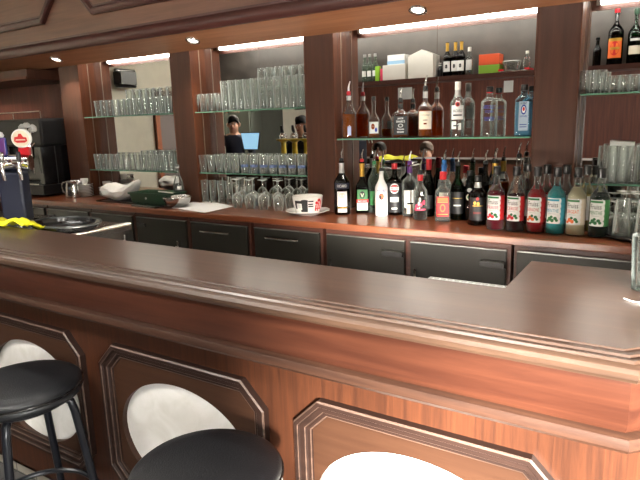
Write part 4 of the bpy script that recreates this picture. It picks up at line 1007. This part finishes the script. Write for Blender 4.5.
mb = MB(); mb.tube([(-0.41, -0.03, 0.74), (0.41, -0.03, 0.74)], 0.006, CHROME, 8)
for sx in (-0.41, 0, 0.41): mb.tube([(sx, -0.03, 0.68), (sx, -0.03, 0.74)], 0.005, CHROME, 8)
mb.build('cup_rail', t)
MB().box(0.10, 0.24, -0.064, -0.06, 0.50, 0.60, STEEL).build('badge_plate', t, smooth=False)
# ------------------------------------------------------------------ beer tower
t = thing('beer_tower', 'navy beer tower with chrome crossbar and round red badge', 'beer tap', (-2.68, 1.53, 1.06), radians(38))
MB().box(-0.055, 0.055, -0.05, 0.05, 0.012, 0.25, NAVY).build('column', t, bevel=0.012, smooth=False)
MB().lathe([(0, 0.10), (0.006, 0.10), (0.012, 0.085)], CHROME, 32).build('base_plate', t)
mb = MB(); mb.tube([(-0.20, 0, 0.29), (-0.195, 0, 0.29), (0.085, 0, 0.29), (0.09, 0, 0.29)], [0.036, 0.041, 0.041, 0.036], CHROME, 24); mb.build('crossbar', t)
MB().tube([(-0.085, -0.03, 0.012), (-0.085, -0.03, 0.255)], 0.012, CHROME, 14).build('chrome_pipe', t)
for k, gx in enumerate((-0.16, -0.085, -0.01, 0.065)):
    mb = MB(); mb.tube([(gx, -0.035, 0.29), (gx, -0.075, 0.29), (gx, -0.09, 0.275), (gx+0.01, -0.095, 0.215)], [0.012, 0.012, 0.010, 0.008], CHROME, 12); tp = mb.build('tap', t)
    mb = MB(); mb.tube([(gx, -0.07, 0.295), (gx, -0.075, 0.32), (gx, -0.07, 0.345)], [0.009, 0.011, 0.008], BLACK if k % 2 else CHROME, 10); mb.build('tap_handle', tp)
def badge(x, z, r, col, parent, nm):
    mb = MB(); RX = Matrix.Rotation(radians(90), 4, 'X')
    mb.lathe([(0, r), (0.014, r), (0.018, r*0.92), (0.018, 0.001)], WLAB, 30, M=RX, off=(x, -0.03, z))
    mb.lathe([(0.0185, r*0.84), (0.0195, r*0.82), (0.0195, 0.001)], CREAM, 30, M=RX, off=(x, -0.03, z))
    mb.prism([(x-r*0.66, z-0.28*r), (x-r*0.4, z-0.45*r), (x+r*0.4, z-0.45*r), (x+r*0.66, z-0.28*r), (x+r*0.6, z+0.1*r), (x+r*0.28, z+0.14*r), (x+r*0.1, z+0.5*r), (x-r*0.15, z+0.5*r), (x-r*0.25, z+0.2*r), (x-r*0.6, z+0.15*r)], -0.0515, -0.050, col, 'Y')
    mb.prism([(x-r*0.5, z-0.2*r), (x+r*0.5, z-0.2*r), (x+r*0.45, z-0.08*r), (x-r*0.45, z-0.08*r)], -0.053, -0.0514, CREAM, 'Y')
    return mb.build(nm, parent)
badge(0.075, 0.405, 0.044, REDL, t, 'round_badge')
mb = MB(); mb.box(0.05, 0.10, -0.035, -0.012, 0.325, 0.365, REDP); mb.build('badge_foot', t, bevel=0.004)
for gx in (-0.035, -0.125):
    mb = MB(); mb.box(gx-0.03, gx+0.03, -0.03, -0.008, 0.33, 0.41, BLUEL, front=PURPLE); mb.build('shield_badge', t, bevel=0.004, smooth=False)
    mb = MB(); mb.lathe([(0.40, 0.012), (0.42, 0.022), (0.435, 0.016), (0.44, 0.004)], SILVERLAB, 14, off=(gx, -0.01, 0)); mb.build('badge_top', t)
mb = MB(); rnd = random.Random(5)
for k in range(9):
    a = rnd.uniform(0, 6.28); mb.lathe([(0, 0.008), (0.006, 0.013), (0.016, 0.012), (0.024, 0.003)], SILVER, 9, off=(0.085+0.028*cos(a), 0.02+0.016*sin(a), 0.435+rnd.uniform(-0.008, 0.02)))
mb.lathe([(0.325, 0.010), (0.44, 0.008)], CHROME, 10, off=(0.085, 0.02, 0)); mb.build('ornament', t)
# second tower further along the bar, seen in the mirror
t = thing('beer_tower', 'yellow beer tower with three flared columns, seen in the second mirror', 'beer tap', (-3.55, 1.42, 1.062), pi)
YEL = plain('yellow_enamel', rgb(232, 200, 40), 0.3, coat=0.4)
MB().box(-0.26, 0.26, -0.06, 0.06, 0, 0.02, CHROME).build('base_plate', t, bevel=0.004, smooth=False)
for gx in (-0.155, 0.0, 0.15):
    mb = MB(); mb.lathe([(0.02, 0.05), (0.05, 0.036), (0.18, 0.028), (0.225, 0.03), (0.24, 0.05), (0.25, 0.078), (0.262, 0.08)], YEL, 20, off=(gx, 0, 0)); cc = mb.build('column', t)
    mb = MB(); mb.lathe([(0.262, 0.04), (0.30, 0.045), (0.33, 0.03)], CHROME, 18, off=(gx, 0, 0)); mb.build('tap_body', cc)
    mb = MB(); mb.tube([(gx, 0, 0.32), (gx, -0.02, 0.36), (gx, -0.03, 0.41)], [0.014, 0.018, 0.012], BLACK, 12); mb.build('tap_handle', cc)
# black tray, cloth
pt_ = at(51, 231, Z=1.065)
t = thing('bar_tray', 'black oval serving tray with raised rim, behind the bar beside the beer tower', 'tray', (pt_.x+0.03, 1.50, 1.074))
MB().lathe([(0.0, 0.15), (0.004, 0.165), (0.022, 0.178), (0.024, 0.175), (0.008, 0.16), (0.006, 0.001)], BLACKG, 44, asp=0.72).build('plate', t)
mb = MB(); mb.tube([(0.177*cos(k*pi/24), 0.72*0.177*sin(k*pi/24), 0.024) for k in range(48)], 0.005, plain('tray_rim', rgb(60, 62, 62), 0.3, 0.4), 8, True); mb.build('rim', t)
mb = MB(); n1, n2 = 22, 9; vs = []
pa, pb = at(6, 221, Z=1.112), at(49, 219, Z=1.112)
for j in range(n2+1):
    for i in range(n1+1):
        u, v = i/n1, j/n2
        x = -2.54 + 0.36*u; y = 1.25 + 0.15*v + 0.02*sin(5*u)*v
        w = 0.010*(1+sin(9*u + 3*v)) + 0.006*(1+sin(17*u - 5*v))
        z = 1.112 + w + 0.004*sin(20*v)
        if y > 1.30: z -= (y-1.30)*0.28
        vs.append((x - 0.05*v, y, z))
fs = [(j*(n1+1)+i, j*(n1+1)+i+1, (j+1)*(n1+1)+i+1, (j+1)*(n1+1)+i) for j in range(n2) for i in range(n1)]
mb.add(vs, fs, YELLOW); o = mb.build('cleaning_cloth'); sm = o.modifiers.new('thick', 'SOLIDIFY'); sm.thickness = 0.006; sm.offset = 1
tag(o, 'bright yellow cleaning cloth lying at the rear edge of the bar', 'cloth')
# glass and stick on the bar wing
t = thing('pint_glass', 'tall clear glass standing on the bar wing at the window end', 'glass', (-0.028, 1.41, 1.11))
tumbler(0.125, 0.030, 0.036, 0.003, 0.016, clear('pint_clear_glass', (0.9, 0.94, 0.93, 1), 1.3, milk=0.08), 24).build('body', t, ang=50)
MB().lathe([(0.003, 0.0288), (0.014, 0.0292), (0.0145, 0.001)], clear('thick_glass_base', (0.85, 0.9, 0.88, 1), 1.3, milk=0.06), 24).build('base', t)
a, b, c = at(624, 298, Z=1.113), at(632, 301, Z=1.113), at(644, 303, Z=1.113)
mb = MB(); mb.tube([(a.x, a.y, 1.1122), (b.x, b.y, 1.1122), (c.x, c.y, 1.1122)], 0.0013, PAPER, 8)
tag(mb.build('drinking_straw'), 'thin white straw lying on the bar top in front of the tall glass', 'straw')

# ================================================================== STOOLS
t = thing('bar_stool', 'x', 'stool', (0, 0, 0), 0, 'black bar stools')
MB().lathe([(0.700, 0.150), (0.704, 0.166), (0.712, 0.171), (0.722, 0.172), (0.728, 0.168), (0.730, 0.166), (0.734, 0.170), (0.742, 0.170), (0.750, 0.160), (0.756, 0.13), (0.759, 0.08), (0.760, 0.001)], VINYL, 56).build('seat', t, ang=60)
mb = MB(); mb.tube([(0.171*cos(k*pi/28), 0.171*sin(k*pi/28), 0.731) for k in range(56)], 0.0042, BLACKG, 8, True); mb.build('piping', t.children[0])
MB().lathe([(0.682, 0.13), (0.690, 0.14), (0.700, 0.14)], TUBE, 40).build('seat_plate', t)
for k in range(4):
    a = pi/4 + k*pi/2 + 0.25; ca, sa = cos(a), sin(a)
    mb = MB(); mb.tube([(0.06*ca, 0.06*sa, 0.690), (0.118*ca, 0.118*sa, 0.688), (0.137*ca, 0.137*sa, 0.672), (0.145*ca, 0.145*sa, 0.64), (0.225*ca, 0.225*sa, 0.012)], 0.0125, TUBE, 14); lg = mb.build('leg', t, ang=60)
    mb = MB(); mb.lathe([(0, 0.015), (0.03, 0.0155), (0.032, 0.012)], BLACK, 14, off=(0.226*ca, 0.226*sa, 0)); mb.build('rubber_foot', lg)
rr = 0.145 + 0.08*(0.64-0.33)/0.628 - 0.012
mb = MB(); mb.tube([(rr*cos(k*pi/28), rr*sin(k*pi/28), 0.33) for k in range(56)], 0.009, TUBE, 10, True); mb.build('foot_ring', t)
t.location = (-1.640, 0.872, 0); t.rotation_euler = (0, 0, -0.37); t['label'] = 'black vinyl bar stool in front of the panel nearest the beer tower, legs in view'
dup(t, (-0.835, 0.822, 0), 0.5, 'black vinyl bar stool in front of the middle panel, only its round seat in view')

# ================================================================== OVER THE BAR (seen in the mirrors): hanging rack with bottles and boxes
YV_ = 5.8; YR = 2*YM - YV_
def ref(px, py): p = at(px, py, Y=YV_); return p.x, p.z
zsh = ref(447, 77)[1]
t = thing('hanging_rack', 'long grey-backed rack hanging over the customers, seen only in the mirrors', 'rack', (-2.0, YR, zsh))
MB().box(-3.4, 2.7, -0.10, 0.14, -0.045, 0.0, W_STILE).build('shelf_board', t, smooth=False)
MB().box(-3.4, 2.7, -0.12, -0.10, -0.045, 0.56, GREYLAM).build('back_panel', t, smooth=False)
for x in (-3.39, -1.3, 0.8, 2.68): MB().box(x-0.015, x+0.015, -0.11, 0.13, 0.56, H-zsh-0.001, W_STILE).build('hanger', t, smooth=False)
MB().box(-3.4, 2.7, -0.12, 0.15, 0.56, 0.59, W_STILE).build('top_board', t, smooth=False)
tl = thing('fluorescent_light', 'added white strip light under the top of the hanging rack, in the mirrors', 'light', (-2.2, YR+0.10, zsh+0.545), 0, 'strip lights over the niches')  # strip added to brighten the rack's bottles and boxes
MB().box(-2.6, 2.6, -0.02, 0.02, -0.005, 0.014, WHITE).build('housing', tl, smooth=False)
mb = MB(); mb.tube([(-2.55, 0, -0.02), (2.55, 0, -0.02)], 0.012, TUBEL, 10); mb.build('tube', tl)
def rbottle(px, h, r, glass, liq, items, cap, label, nm='spirit_bottle', collar=None):
    x, z = ref(px, 76); p = bprof(r, h*0.55, h*0.2, 0.0145, h*0.97)
    return bottle(nm, label, 'bottle', (x, YR, zsh), pi + 0.12*random.uniform(-1, 1), p, glass, liq, h*0.5, items, cap=cap, collar=collar, body=h*0.55, sh=h*0.2, group='bottles on the hanging rack')
gl = [('rect', -55, 55, 0.05, 0.15, WLAB), ('ell', 0, 0.10, 18, 0.02, BLACKL)]
for k, px in enumerate((365, 370, 375.5)): rbottle(px, 0.30, 0.034, clear('pale_green_glass', (0.75, 0.9, 0.8, 1), 1.0, milk=0.3), WATER, [('rect', -40, 40, 0.06, 0.12, WLAB)], (0.03, SILVER, 0.017), ['clear pale-green bottle at the end of the reflected rack', 'middle clear pale-green bottle of the reflected rack', 'clear pale-green bottle beside the yellow and red packets, in the mirror'][k])
for k, px in enumerate((447, 455, 461)): rbottle(px, 0.345, 0.040, DARKG, DARKL, gl, None, ['gold-capped dark bottle beside the pitched white box, in the mirror', 'middle gold-capped dark bottle, in the mirror', 'gold-capped dark bottle next to the clear one, in the mirror'][k], collar=(0.25, 0.33, GOLD))
rbottle(469, 0.27, 0.036, BGLASS, WATER, [('rect', -50, 50, 0.05, 0.15, SILVERLAB)], (0.04, WHITE, 0.017), 'clear bottle with white cap beside the orange box, in the mirror')
rbottle(440, 0.14, 0.026, BLACK, None, [], (0.03, WHITE, 0.016), 'little dark bottle with white cap beside the pitched box, in the mirror')
rbottle(595.5, 0.25, 0.034, DKGREENG, DARKL, [], (0.03, BLACK, 0.016), 'slim dark bottle at the edge of the window-end mirror')
rbottle(613, 0.50, 0.062, DARKG, DARKL, [('rect', -55, 55, 0.06, 0.22, ORANGE), ('ell', 0, 0.14, 34, 0.06, REDL), ('rect', -50, 50, 0.20, 0.225, GOLD), ('rect', -36, 36, 0.13, 0.15, GOLD)], (0.06, REDP, 0.022), 'big dark aperitif bottle with red cap and orange label, in the mirror', 'aperitif_bottle')
rbottle(632, 0.46, 0.056, GREENG, DARKL, [('rect', -50, 50, 0.08, 0.15, CREAM), ('rect', -40, 40, 0.19, 0.21, SILVERLAB)], (0.05, DGREEN, 0.02), 'green bottle with cream label beside the red-capped one, in the mirror', 'aperitif_bottle')
rbottle(647, 0.38, 0.05, BGLASS, AMBER, [('rect', -60, 60, 0.06, 0.2, CREAM)], (0.05, REDP, 0.02), 'bottle with cream label, last on the reflected rack', 'aperitif_bottle')
def rbox(name, px0, px1, h, dep, mat, label, cat='box', dz=0.0, extra=None):
    x0, x1 = ref(px0, 76)[0], ref(px1, 76)[0]
    tt = thing(name, label, cat, ((x0+x1)/2, YR+0.01, zsh+dz), 0)
    w = abs(x1-x0)/2
    MB().box(-w, w, -dep/2, dep/2, 0, h, mat).build('carton', tt, bevel=0.003, smooth=False)
    if extra: extra(tt, w, h, dep)
    return tt
def flaps(tt, w, h, d): 
    mb = MB(); mb.prism([(-w, h), (w, h), (w*0.1, h+0.055)], -d/2, d/2, WHITE, 'Y'); mb.build('pitched_lid', tt, smooth=False)
rbox('packet', 376.5, 380.5, 0.16, 0.05, LIME, 'yellow-green packet beside the clear bottles, in the mirror', 'packet')
rbox('packet', 381.5, 386, 0.13, 0.05, PINKR, 'red and pink packet beside the low white box, in the mirror', 'packet')
rbox('cardboard_box', 387, 409.5, 0.155, 0.2, WHITE, 'low white box carrying a wrapped pack, in the mirror')
rbox('napkin_pack', 391, 408, 0.10, 0.16, PAPER, 'white and pale blue wrapped pack on top of the low white box, in the mirror', 'packet', 0.156,
     lambda tt, w, h, d: MB().box(-w*1.01, w*1.01, d*0.5, d*0.505, 0.005, 0.04, plain('pale_blue_wrap', rgb(150, 190, 220), 0.5)).build('blue_band', tt, smooth=False))
rbox('cardboard_box', 412, 436.5, 0.225, 0.2, WHITE, 'white box with a pitched lid, in the mirror', 'box', 0.0, flaps)
rbox('tea_box', 481, 501.5, 0.08, 0.16, plain('tea_green', rgb(118, 160, 50), 0.5), 'lime green box under the orange one, in the mirror')
rbox('tea_box', 481, 501, 0.10, 0.16, plain('tea_orange', rgb(206, 82, 44), 0.5), 'orange-red box on top of the lime green one, in the mirror', 'box', 0.081)
x0, x1 = ref(503, 76)[0], ref(529, 76)[0]
tt = thing('metal_tray', 'silver tray with red ends holding small things, in the mirror', 'tray', ((x0+x1)/2, YR+0.01, zsh))
MB().box(-(x1-x0)/2, (x1-x0)/2, -0.1, 0.1, 0, 0.012, STEEL).build('plate', tt, bevel=0.003, smooth=False)
for s in (-1, 1): MB().box(s*(x1-x0)/2-0.02, s*(x1-x0)/2+0.02, -0.1, 0.1, 0.012, 0.03, REDP).build('red_end', tt, smooth=False)
tt = thing('plastic_tub', 'see-through tub on the silver tray, in the mirror', 'tub', ((x0+x1)/2-0.04, YR+0.01, zsh+0.0125))
MB().lathe([(0, 0.07), (0.08, 0.085), (0.085, 0.083), (0.01, 0.066), (0.008, 0.001)], GLASS, 24).build('body', tt)
MB().lathe([(0.086, 0.088), (0.094, 0.086), (0.094, 0.001)], SILVERLAB, 24).build('lid', tt)
tt = thing('small_bottle', 'small white-capped bottle beside the see-through tub, in the mirror', 'bottle', ((x0+x1)/2+0.10, YR+0.01, zsh+0.0125))
MB().lathe(bprof(0.032, 0.10, 0.03, 0.012, 0.15), BGLASS, 20).build('glass_body', tt); MB().lathe([(0.15, 0.015), (0.175, 0.015), (0.176, 0.001)], WHITE, 16).build('cap', tt)
# notices on the panelled wall behind the customers
for px0, px1, py0, py1, w in ((398, 412, 88, 99, 'white notice on the far panelled wall, above the square black whiskey'), (504, 513, 81, 92, 'white notice on the far panelled wall, above the blue-lettered vodka')):
    a, b = at(px0, py0, Y=2*YM-YF), at(px1, py1, Y=2*YM-YF)
    MBx = MB().box(a.x, b.x, YF+0.001, YF+0.004, b.z, a.z, PAPER).build('wall_notice', smooth=False); tag(MBx, w, 'notice')

# ================================================================== PEOPLE AND FURNITURE ACROSS THE ROOM (seen in the mirrors)
def person(loc, rz, hair, shirt, label, seat=0.46, lean=0.10, hairlen=0.0, skin=rgb(206, 158, 132)):
    """seated figure facing +y in its own frame; seat = seat height"""
    root = thing('person', label, 'person', loc, rz)
    s = seat + 0.08
    V = [(0,0,s), (0,0.02,s+0.16), (0,lean*0.5,s+0.34), (0,lean*0.8,s+0.46), (0,lean,s+0.54), (0,lean+0.02,s+0.62), (0,lean+0.03,s+0.70)]
    RAD = [(0.15,0.12), (0.145,0.105), (0.155,0.11), (0.13,0.09), (0.055,0.055), (0.075,0.085), (0.07,0.085)]
    E = [(k, k+1) for k in range(6)]
    for sx in (-1, 1):
        o = len(V)
        V += [(sx*0.19, lean*0.8, s+0.45), (sx*0.25, lean+0.02, s+0.20), (sx*0.20, lean+0.25, s+0.24), (sx*0.18, lean+0.33, s+0.245)]
        RAD += [(0.062,0.062), (0.048,0.048), (0.036,0.036), (0.032,0.022)]
        E += [(3, o), (o, o+1), (o+1, o+2), (o+2, o+3)]
        h = o+3
        for k, (fx, fl) in enumerate(((-0.028, 0.065), (-0.010, 0.078), (0.010, 0.074), (0.028, 0.058))):
            q = len(V); V += [(sx*0.18+fx, lean+0.33+fl*0.55, s+0.245), (sx*0.18+fx*1.1, lean+0.33+fl, s+0.232)]; RAD += [(0.009,0.009), (0.008,0.008)]; E += [(h, q), (q, q+1)]
        q = len(V); V += [(sx*0.18-sx*0.045, lean+0.345, s+0.24), (sx*0.18-sx*0.055, lean+0.375, s+0.236)]; RAD += [(0.010,0.010), (0.009,0.009)]; E += [(h, q), (q, q+1)]
        o = len(V)
        V += [(sx*0.10, 0.05, s-0.01), (sx*0.13, 0.44, s-0.01), (sx*0.13, 0.42, max(0.10, s-0.44)), (sx*0.13, 0.53, max(0.05, s-0.49))]
        RAD += [(0.09,0.085), (0.062,0.062), (0.042,0.042), (0.045,0.035)]
        E += [(0, o), (o, o+1), (o+1, o+2), (o+2, o+3)]
    me = bpy.data.meshes.new('body'); me.from_pydata(V, E, [])
    ob = bpy.data.objects.new('body', me); COL.objects.link(ob)
    sk = ob.modifiers.new('skin', 'SKIN'); sk.use_smooth_shade = True
    for v, r in zip(me.skin_vertices[0].data, RAD): v.radius = r
    me.skin_vertices[0].data[0].use_root = True
    sb = ob.modifiers.new('sub', 'SUBSURF'); sb.levels = 2; sb.render_levels = 2
    dg = bpy.context.evaluated_depsgraph_get(); m2 = bpy.data.meshes.new_from_object(ob.evaluated_get(dg))
    bpy.data.objects.remove(ob); m2.name = 'body'
    SK = plain('skin_%d' % int(skin[0]*1000), skin, 0.5); TR = plain('dark_trousers', rgb(40, 44, 58), 0.8)
    for mt in (SK, shirt, TR): m2.materials.append(mt)
    for p in m2.polygons:
        x, y, z = p.center; k = 1
        if z > s+0.52: k = 0
        elif y > lean+0.27 and z > s+0.17: k = 0
        elif z < s+0.07 and (y > 0.12 or z < s-0.02): k = 2
        p.material_index = k
    o = bpy.data.objects.new('body', m2); COL.objects.link(o); o.parent = root
    hz, hy = s+0.66, lean+0.025
    HM = plain('hair_%s' % label[:12], hair, 0.6)
    mb = MB(); vs = []; n1, n2 = 20, 10
    for j in range(n2+1):
        ph = pi/2 - (pi*0.62)*j/n2
        for k in range(n1):
            a = 2*pi*k/n1; front = max(0, sin(a))
            drop = 0.0 if j < n2*0.6 else 0.06*front*(j/n2)
            rr = cos(ph) if ph > 0 else 1.0 - 0.1*(-ph)
            ex = hairlen*(max(0, -ph))*(1-front)
            vs.append((0.083*rr*cos(a), 0.100*rr*sin(a)*(0.92 if sin(a) > 0 else 1.04) - 0.006, 0.098*sin(ph) + drop*1.2 - ex + 0.032))
    mb.add(vs, [(j*n1+k, j*n1+(k+1) % n1, (j+1)*n1+(k+1) % n1, (j+1)*n1+k) for j in range(n2) for k in range(n1)], HM)
    mb.build('hair', root, (0, hy-0.006, hz))
    for sx in (-1, 1):
        e = MB(); e.lathe([(-0.010, 0.002), (-0.007, 0.008), (0, 0.011), (0.007, 0.008), (0.010, 0.002)], WLAB, 10); e.lathe([(-0.004, 0.005), (0.0, 0.006), (0.004, 0.005)], BLACK, 10, off=(0, 0.008, 0)); e.build('eye', root, (sx*0.030, hy+0.079, hz+0.004))
        e = MB(); e.lathe([(-0.03, 0.004), (-0.02, 0.013), (0.01, 0.017), (0.026, 0.008)], SK, 10, asp=0.5); e.build('ear', root, (sx*0.079, hy, hz-0.004))
        e = MB(); e.tube([(sx*0.045, hy+0.074, hz+0.020), (sx*0.03, hy+0.084, hz+0.025), (sx*0.014, hy+0.085, hz+0.021)], 0.004, HM, 6); e.build('eyebrow', root)
    e = MB(); e.tube([(0, hy+0.084, hz+0.004), (0, hy+0.097, hz-0.016), (0, hy+0.103, hz-0.028), (0, hy+0.088, hz-0.035)], [0.007, 0.009, 0.013, 0.009], SK, 8); e.build('nose', root)
    e = MB(); e.tube([(-0.024, hy+0.076, hz-0.054), (0, hy+0.086, hz-0.055), (0.024, hy+0.076, hz-0.054)], [0.003, 0.007, 0.003], plain('lips', rgb(168, 92, 84), 0.5), 8); e.build('mouth', root)
    return root
person((at(385, 150, Y=6.88).x, -0.26, 0), 0, rgb(30, 22, 20), plain('black_top', rgb(34, 34, 38), 0.8), 'dark-haired person in black seated across the room, reflected above the coconut rum bottle', 0.36, 0.14, 0.12)
person((at(431, 150, Y=6.88).x, -0.26, 0), 0, rgb(110, 92, 80), plain('grey_top', rgb(120, 116, 112), 0.8), 'grey-haired person in grey top seated across the room, reflected above the red cap', 0.36, 0.14)
person((-5.17, 0.50, 0), radians(-35), rgb(34, 24, 20), plain('navy_top', rgb(28, 34, 52), 0.8), 'dark-haired person in navy at the bar end, reflected beside the lit till screen', 0.76, 0.08)
person((-3.98, 0.48, 0), 0, rgb(16, 13, 12), plain('black_shirt', rgb(24, 24, 26), 0.8), 'black-haired person at the bar behind the yellow taps, in the mirror', 0.72, 0.12)
def chair(x, y, label):
    tt = thing('wooden_chair', label, 'chair', (x, y, 0), 0, 'chairs across the room')
    MB().box(-0.20, 0.20, -0.20, 0.21, 0.325, 0.36, W_STILE).build('seat', tt, bevel=0.006, smooth=False)
    MB().box(-0.20, 0.20, -0.235, -0.21, 0.60, 0.84, W_STILE).build('backrest', tt, bevel=0.006, smooth=False)
    for sx in (-0.18, 0.18):
        MB().box(sx-0.018, sx+0.018, 0.17, 0.205, 0, 0.325, W_STILE).build('leg', tt, smooth=False)
        MB().box(sx-0.018, sx+0.018, -0.235, -0.20, 0, 0.84, W_STILE).build('leg', tt, smooth=False)
chair(at(385, 150, Y=6.88).x, -0.26, 'dark wooden chair under the dark-haired person across the room')
chair(at(431, 150, Y=6.88).x, -0.26, 'dark wooden chair under the grey-haired person across the room')
tt = thing('cafe_table', 'dark square table before the two people seated across the room', 'table', (-2.95, 0.32, 0))
MB().box(-0.60, 0.60, -0.26, 0.26, 0.66, 0.69, W_STILE).build('top', tt, bevel=0.005, smooth=False)
MB().lathe([(0, 0.25), (0.02, 0.24), (0.04, 0.04), (0.64, 0.035), (0.66, 0.12)], BLACK, 20, off=(0, 0.0, 0)).build('pedestal', tt)
st0 = bpy.data.objects['bar_stool']
dup(st0, (-5.17, 0.50, 0), 0.2, 'black vinyl bar stool under the person in navy, in the mirror')
dup(st0, (-3.98, 0.48, 0), 0.3, 'black vinyl bar stool under the black-haired person at the taps, in the mirror')
tt = thing('till_screen', 'pale blue lit till screen at the far end of the bar, in the second mirror', 'screen', (-4.34, 1.20, 1.112), radians(180))
MB().box(-0.10, 0.10, -0.07, 0.07, 0, 0.02, BLACK).build('base', tt, bevel=0.004, smooth=False)
MB().box(-0.02, 0.02, 0.0, 0.02, 0.02, 0.12, BLACK).build('stand', tt, smooth=False)
mb = MB(); mb.prism([(-0.11, 0.08), (0.11, 0.08), (0.15, 0.29), (-0.15, 0.29)], 0.0, 0.02, BLACK, 'Y'); mb.build('case', tt, smooth=False)
mb = MB(); mb.prism([(-0.10, 0.09), (0.10, 0.09), (0.138, 0.28), (-0.138, 0.28)], -0.003, -0.001, plain('lit_screen', rgb(150, 196, 226), 0.4, emit=1.0), 'Y'); mb.build('display', tt, smooth=False)

for x, y, w in ((-2.9, -0.9, 'over the middle of the room'), (-0.9, -0.9, 'nearest the window')):  # lamps added out of view as frontal fill for the bar
    tt = thing('added_ceiling_lamp', 'added square white ceiling lamp ' + w, 'lamp', (x, y, H-0.001), 0, 'added ceiling lamps over the customers')
    MB().box(-0.30, 0.30, -0.30, 0.30, -0.05, 0.0, WHITE).build('frame', tt, bevel=0.004, smooth=False)
    MB().box(-0.28, 0.28, -0.28, 0.28, -0.056, -0.05, TUBEL).build('diffuser', tt, smooth=False)

tt = thing('added_under_bar_lamp', 'added long slim lamp under the bar on the staff side, hidden from the customers', 'lamp', (-1.2, 1.252, 0.60))  # invented lamp, lifts the soffit and pilasters from below
MB().box(-0.82, 0.82, -0.02, 0.018, -0.03, 0.012, STEEL).build('housing', tt, smooth=False)
MB().box(-0.80, 0.80, -0.015, 0.016, 0.012, 0.015, WHITE).build('diffuser', tt, smooth=False)

# ================================================================== LIGHT
wd = bpy.data.worlds.new('world'); S.world = wd; wd.use_nodes = True
bg = wd.node_tree.nodes['Background']; bg.inputs['Color'].default_value = (0.95, 0.97, 1.0, 1); bg.inputs['Strength'].default_value = 2.0
def area(name, loc, rot, sx, sy, power, col=(1,1,1)):
    l = bpy.data.lights.new(name, 'AREA'); l.shape = 'RECTANGLE'; l.size = sx; l.size_y = sy; l.energy = power; l.color = col
    o = bpy.data.objects.new(name, l); COL.objects.link(o); o.location = loc; o.rotation_euler = rot; return o
area('window_daylight', (XR+0.25, (WY0+WY1)/2, (WZ0+WZ1)/2), (0, radians(90), 0), WZ1-WZ0, WY1-WY0, 130, (1.0, 0.97, 0.93))
sl = bpy.data.lights.new('added_low_sun', 'SUN'); sl.energy = 200; sl.angle = radians(11); sl.color = (1.0, 0.93, 0.84)  # sun added to brighten the right end of the bar front
so = bpy.data.objects.new('added_low_sun', sl); COL.objects.link(so); so.rotation_euler = Vector((-0.55, 0.80, -0.20)).to_track_quat('-Z', 'Y').to_euler()
for x, y in ((-2.9, -0.9), (-0.9, -0.9)): area('added_ceiling_light', (x, y, H-0.08), (0, 0, 0), 0.55, 0.55, 50, (1.0, 0.95, 0.88))  # added fill from the ceiling
area('added_under_bar_light', (-1.2, 1.275, 0.62), (radians(180-14), 0, 0), 1.6, 0.05, 42, (1.0, 0.9, 0.78))  # added upward fill for soffit and pilasters
area('added_rack_light', (-2.3, YR+0.34, zsh+0.50), (radians(-40), 0, 0), 5.4, 0.04, 22, (1.0, 0.96, 0.9))  # added light on the rack, set out in front of it
def spot(name, loc, to, power, deg, col, r=0.04, blend=0.6):
    l = bpy.data.lights.new(name, 'SPOT'); l.energy = power; l.spot_size = radians(deg); l.spot_blend = blend; l.color = col; l.shadow_soft_size = r
    o = bpy.data.objects.new(name, l); COL.objects.link(o); o.location = loc
    o.rotation_euler = (Vector(to)-Vector(loc)).to_track_quat('-Z', 'Y').to_euler(); return o
spot('added_wall_spot', (-4.6, -0.4, H-0.1), (-6.6, 0.75, 1.6), 1150, 95, (1.0, 0.94, 0.82), 0.1)  # added spot without a fixture, brightens the left wall for the mirrors
for x in (-4.42, -2.875, -1.23, 0.35): spot('downlight_beam', (x, 3.005, ZS+0.015), (x, 2.93, 0.9), 20, 110, (1.0, 0.9, 0.78))
S.view_settings.view_transform = 'Standard'; S.view_settings.look = 'None'; S.view_settings.gamma = 1.0
S.view_settings.use_curve_mapping = False; S.view_settings.exposure = 0.36
S.cycles.use_denoising = True
S.cycles.max_bounces = 10; S.cycles.transparent_max_bounces = 48; S.cycles.glossy_bounces = 6; S.cycles.diffuse_bounces = 4
S.cycles.sample_clamp_indirect = 6.0
S.cycles.caustics_reflective = False; S.cycles.caustics_refractive = False
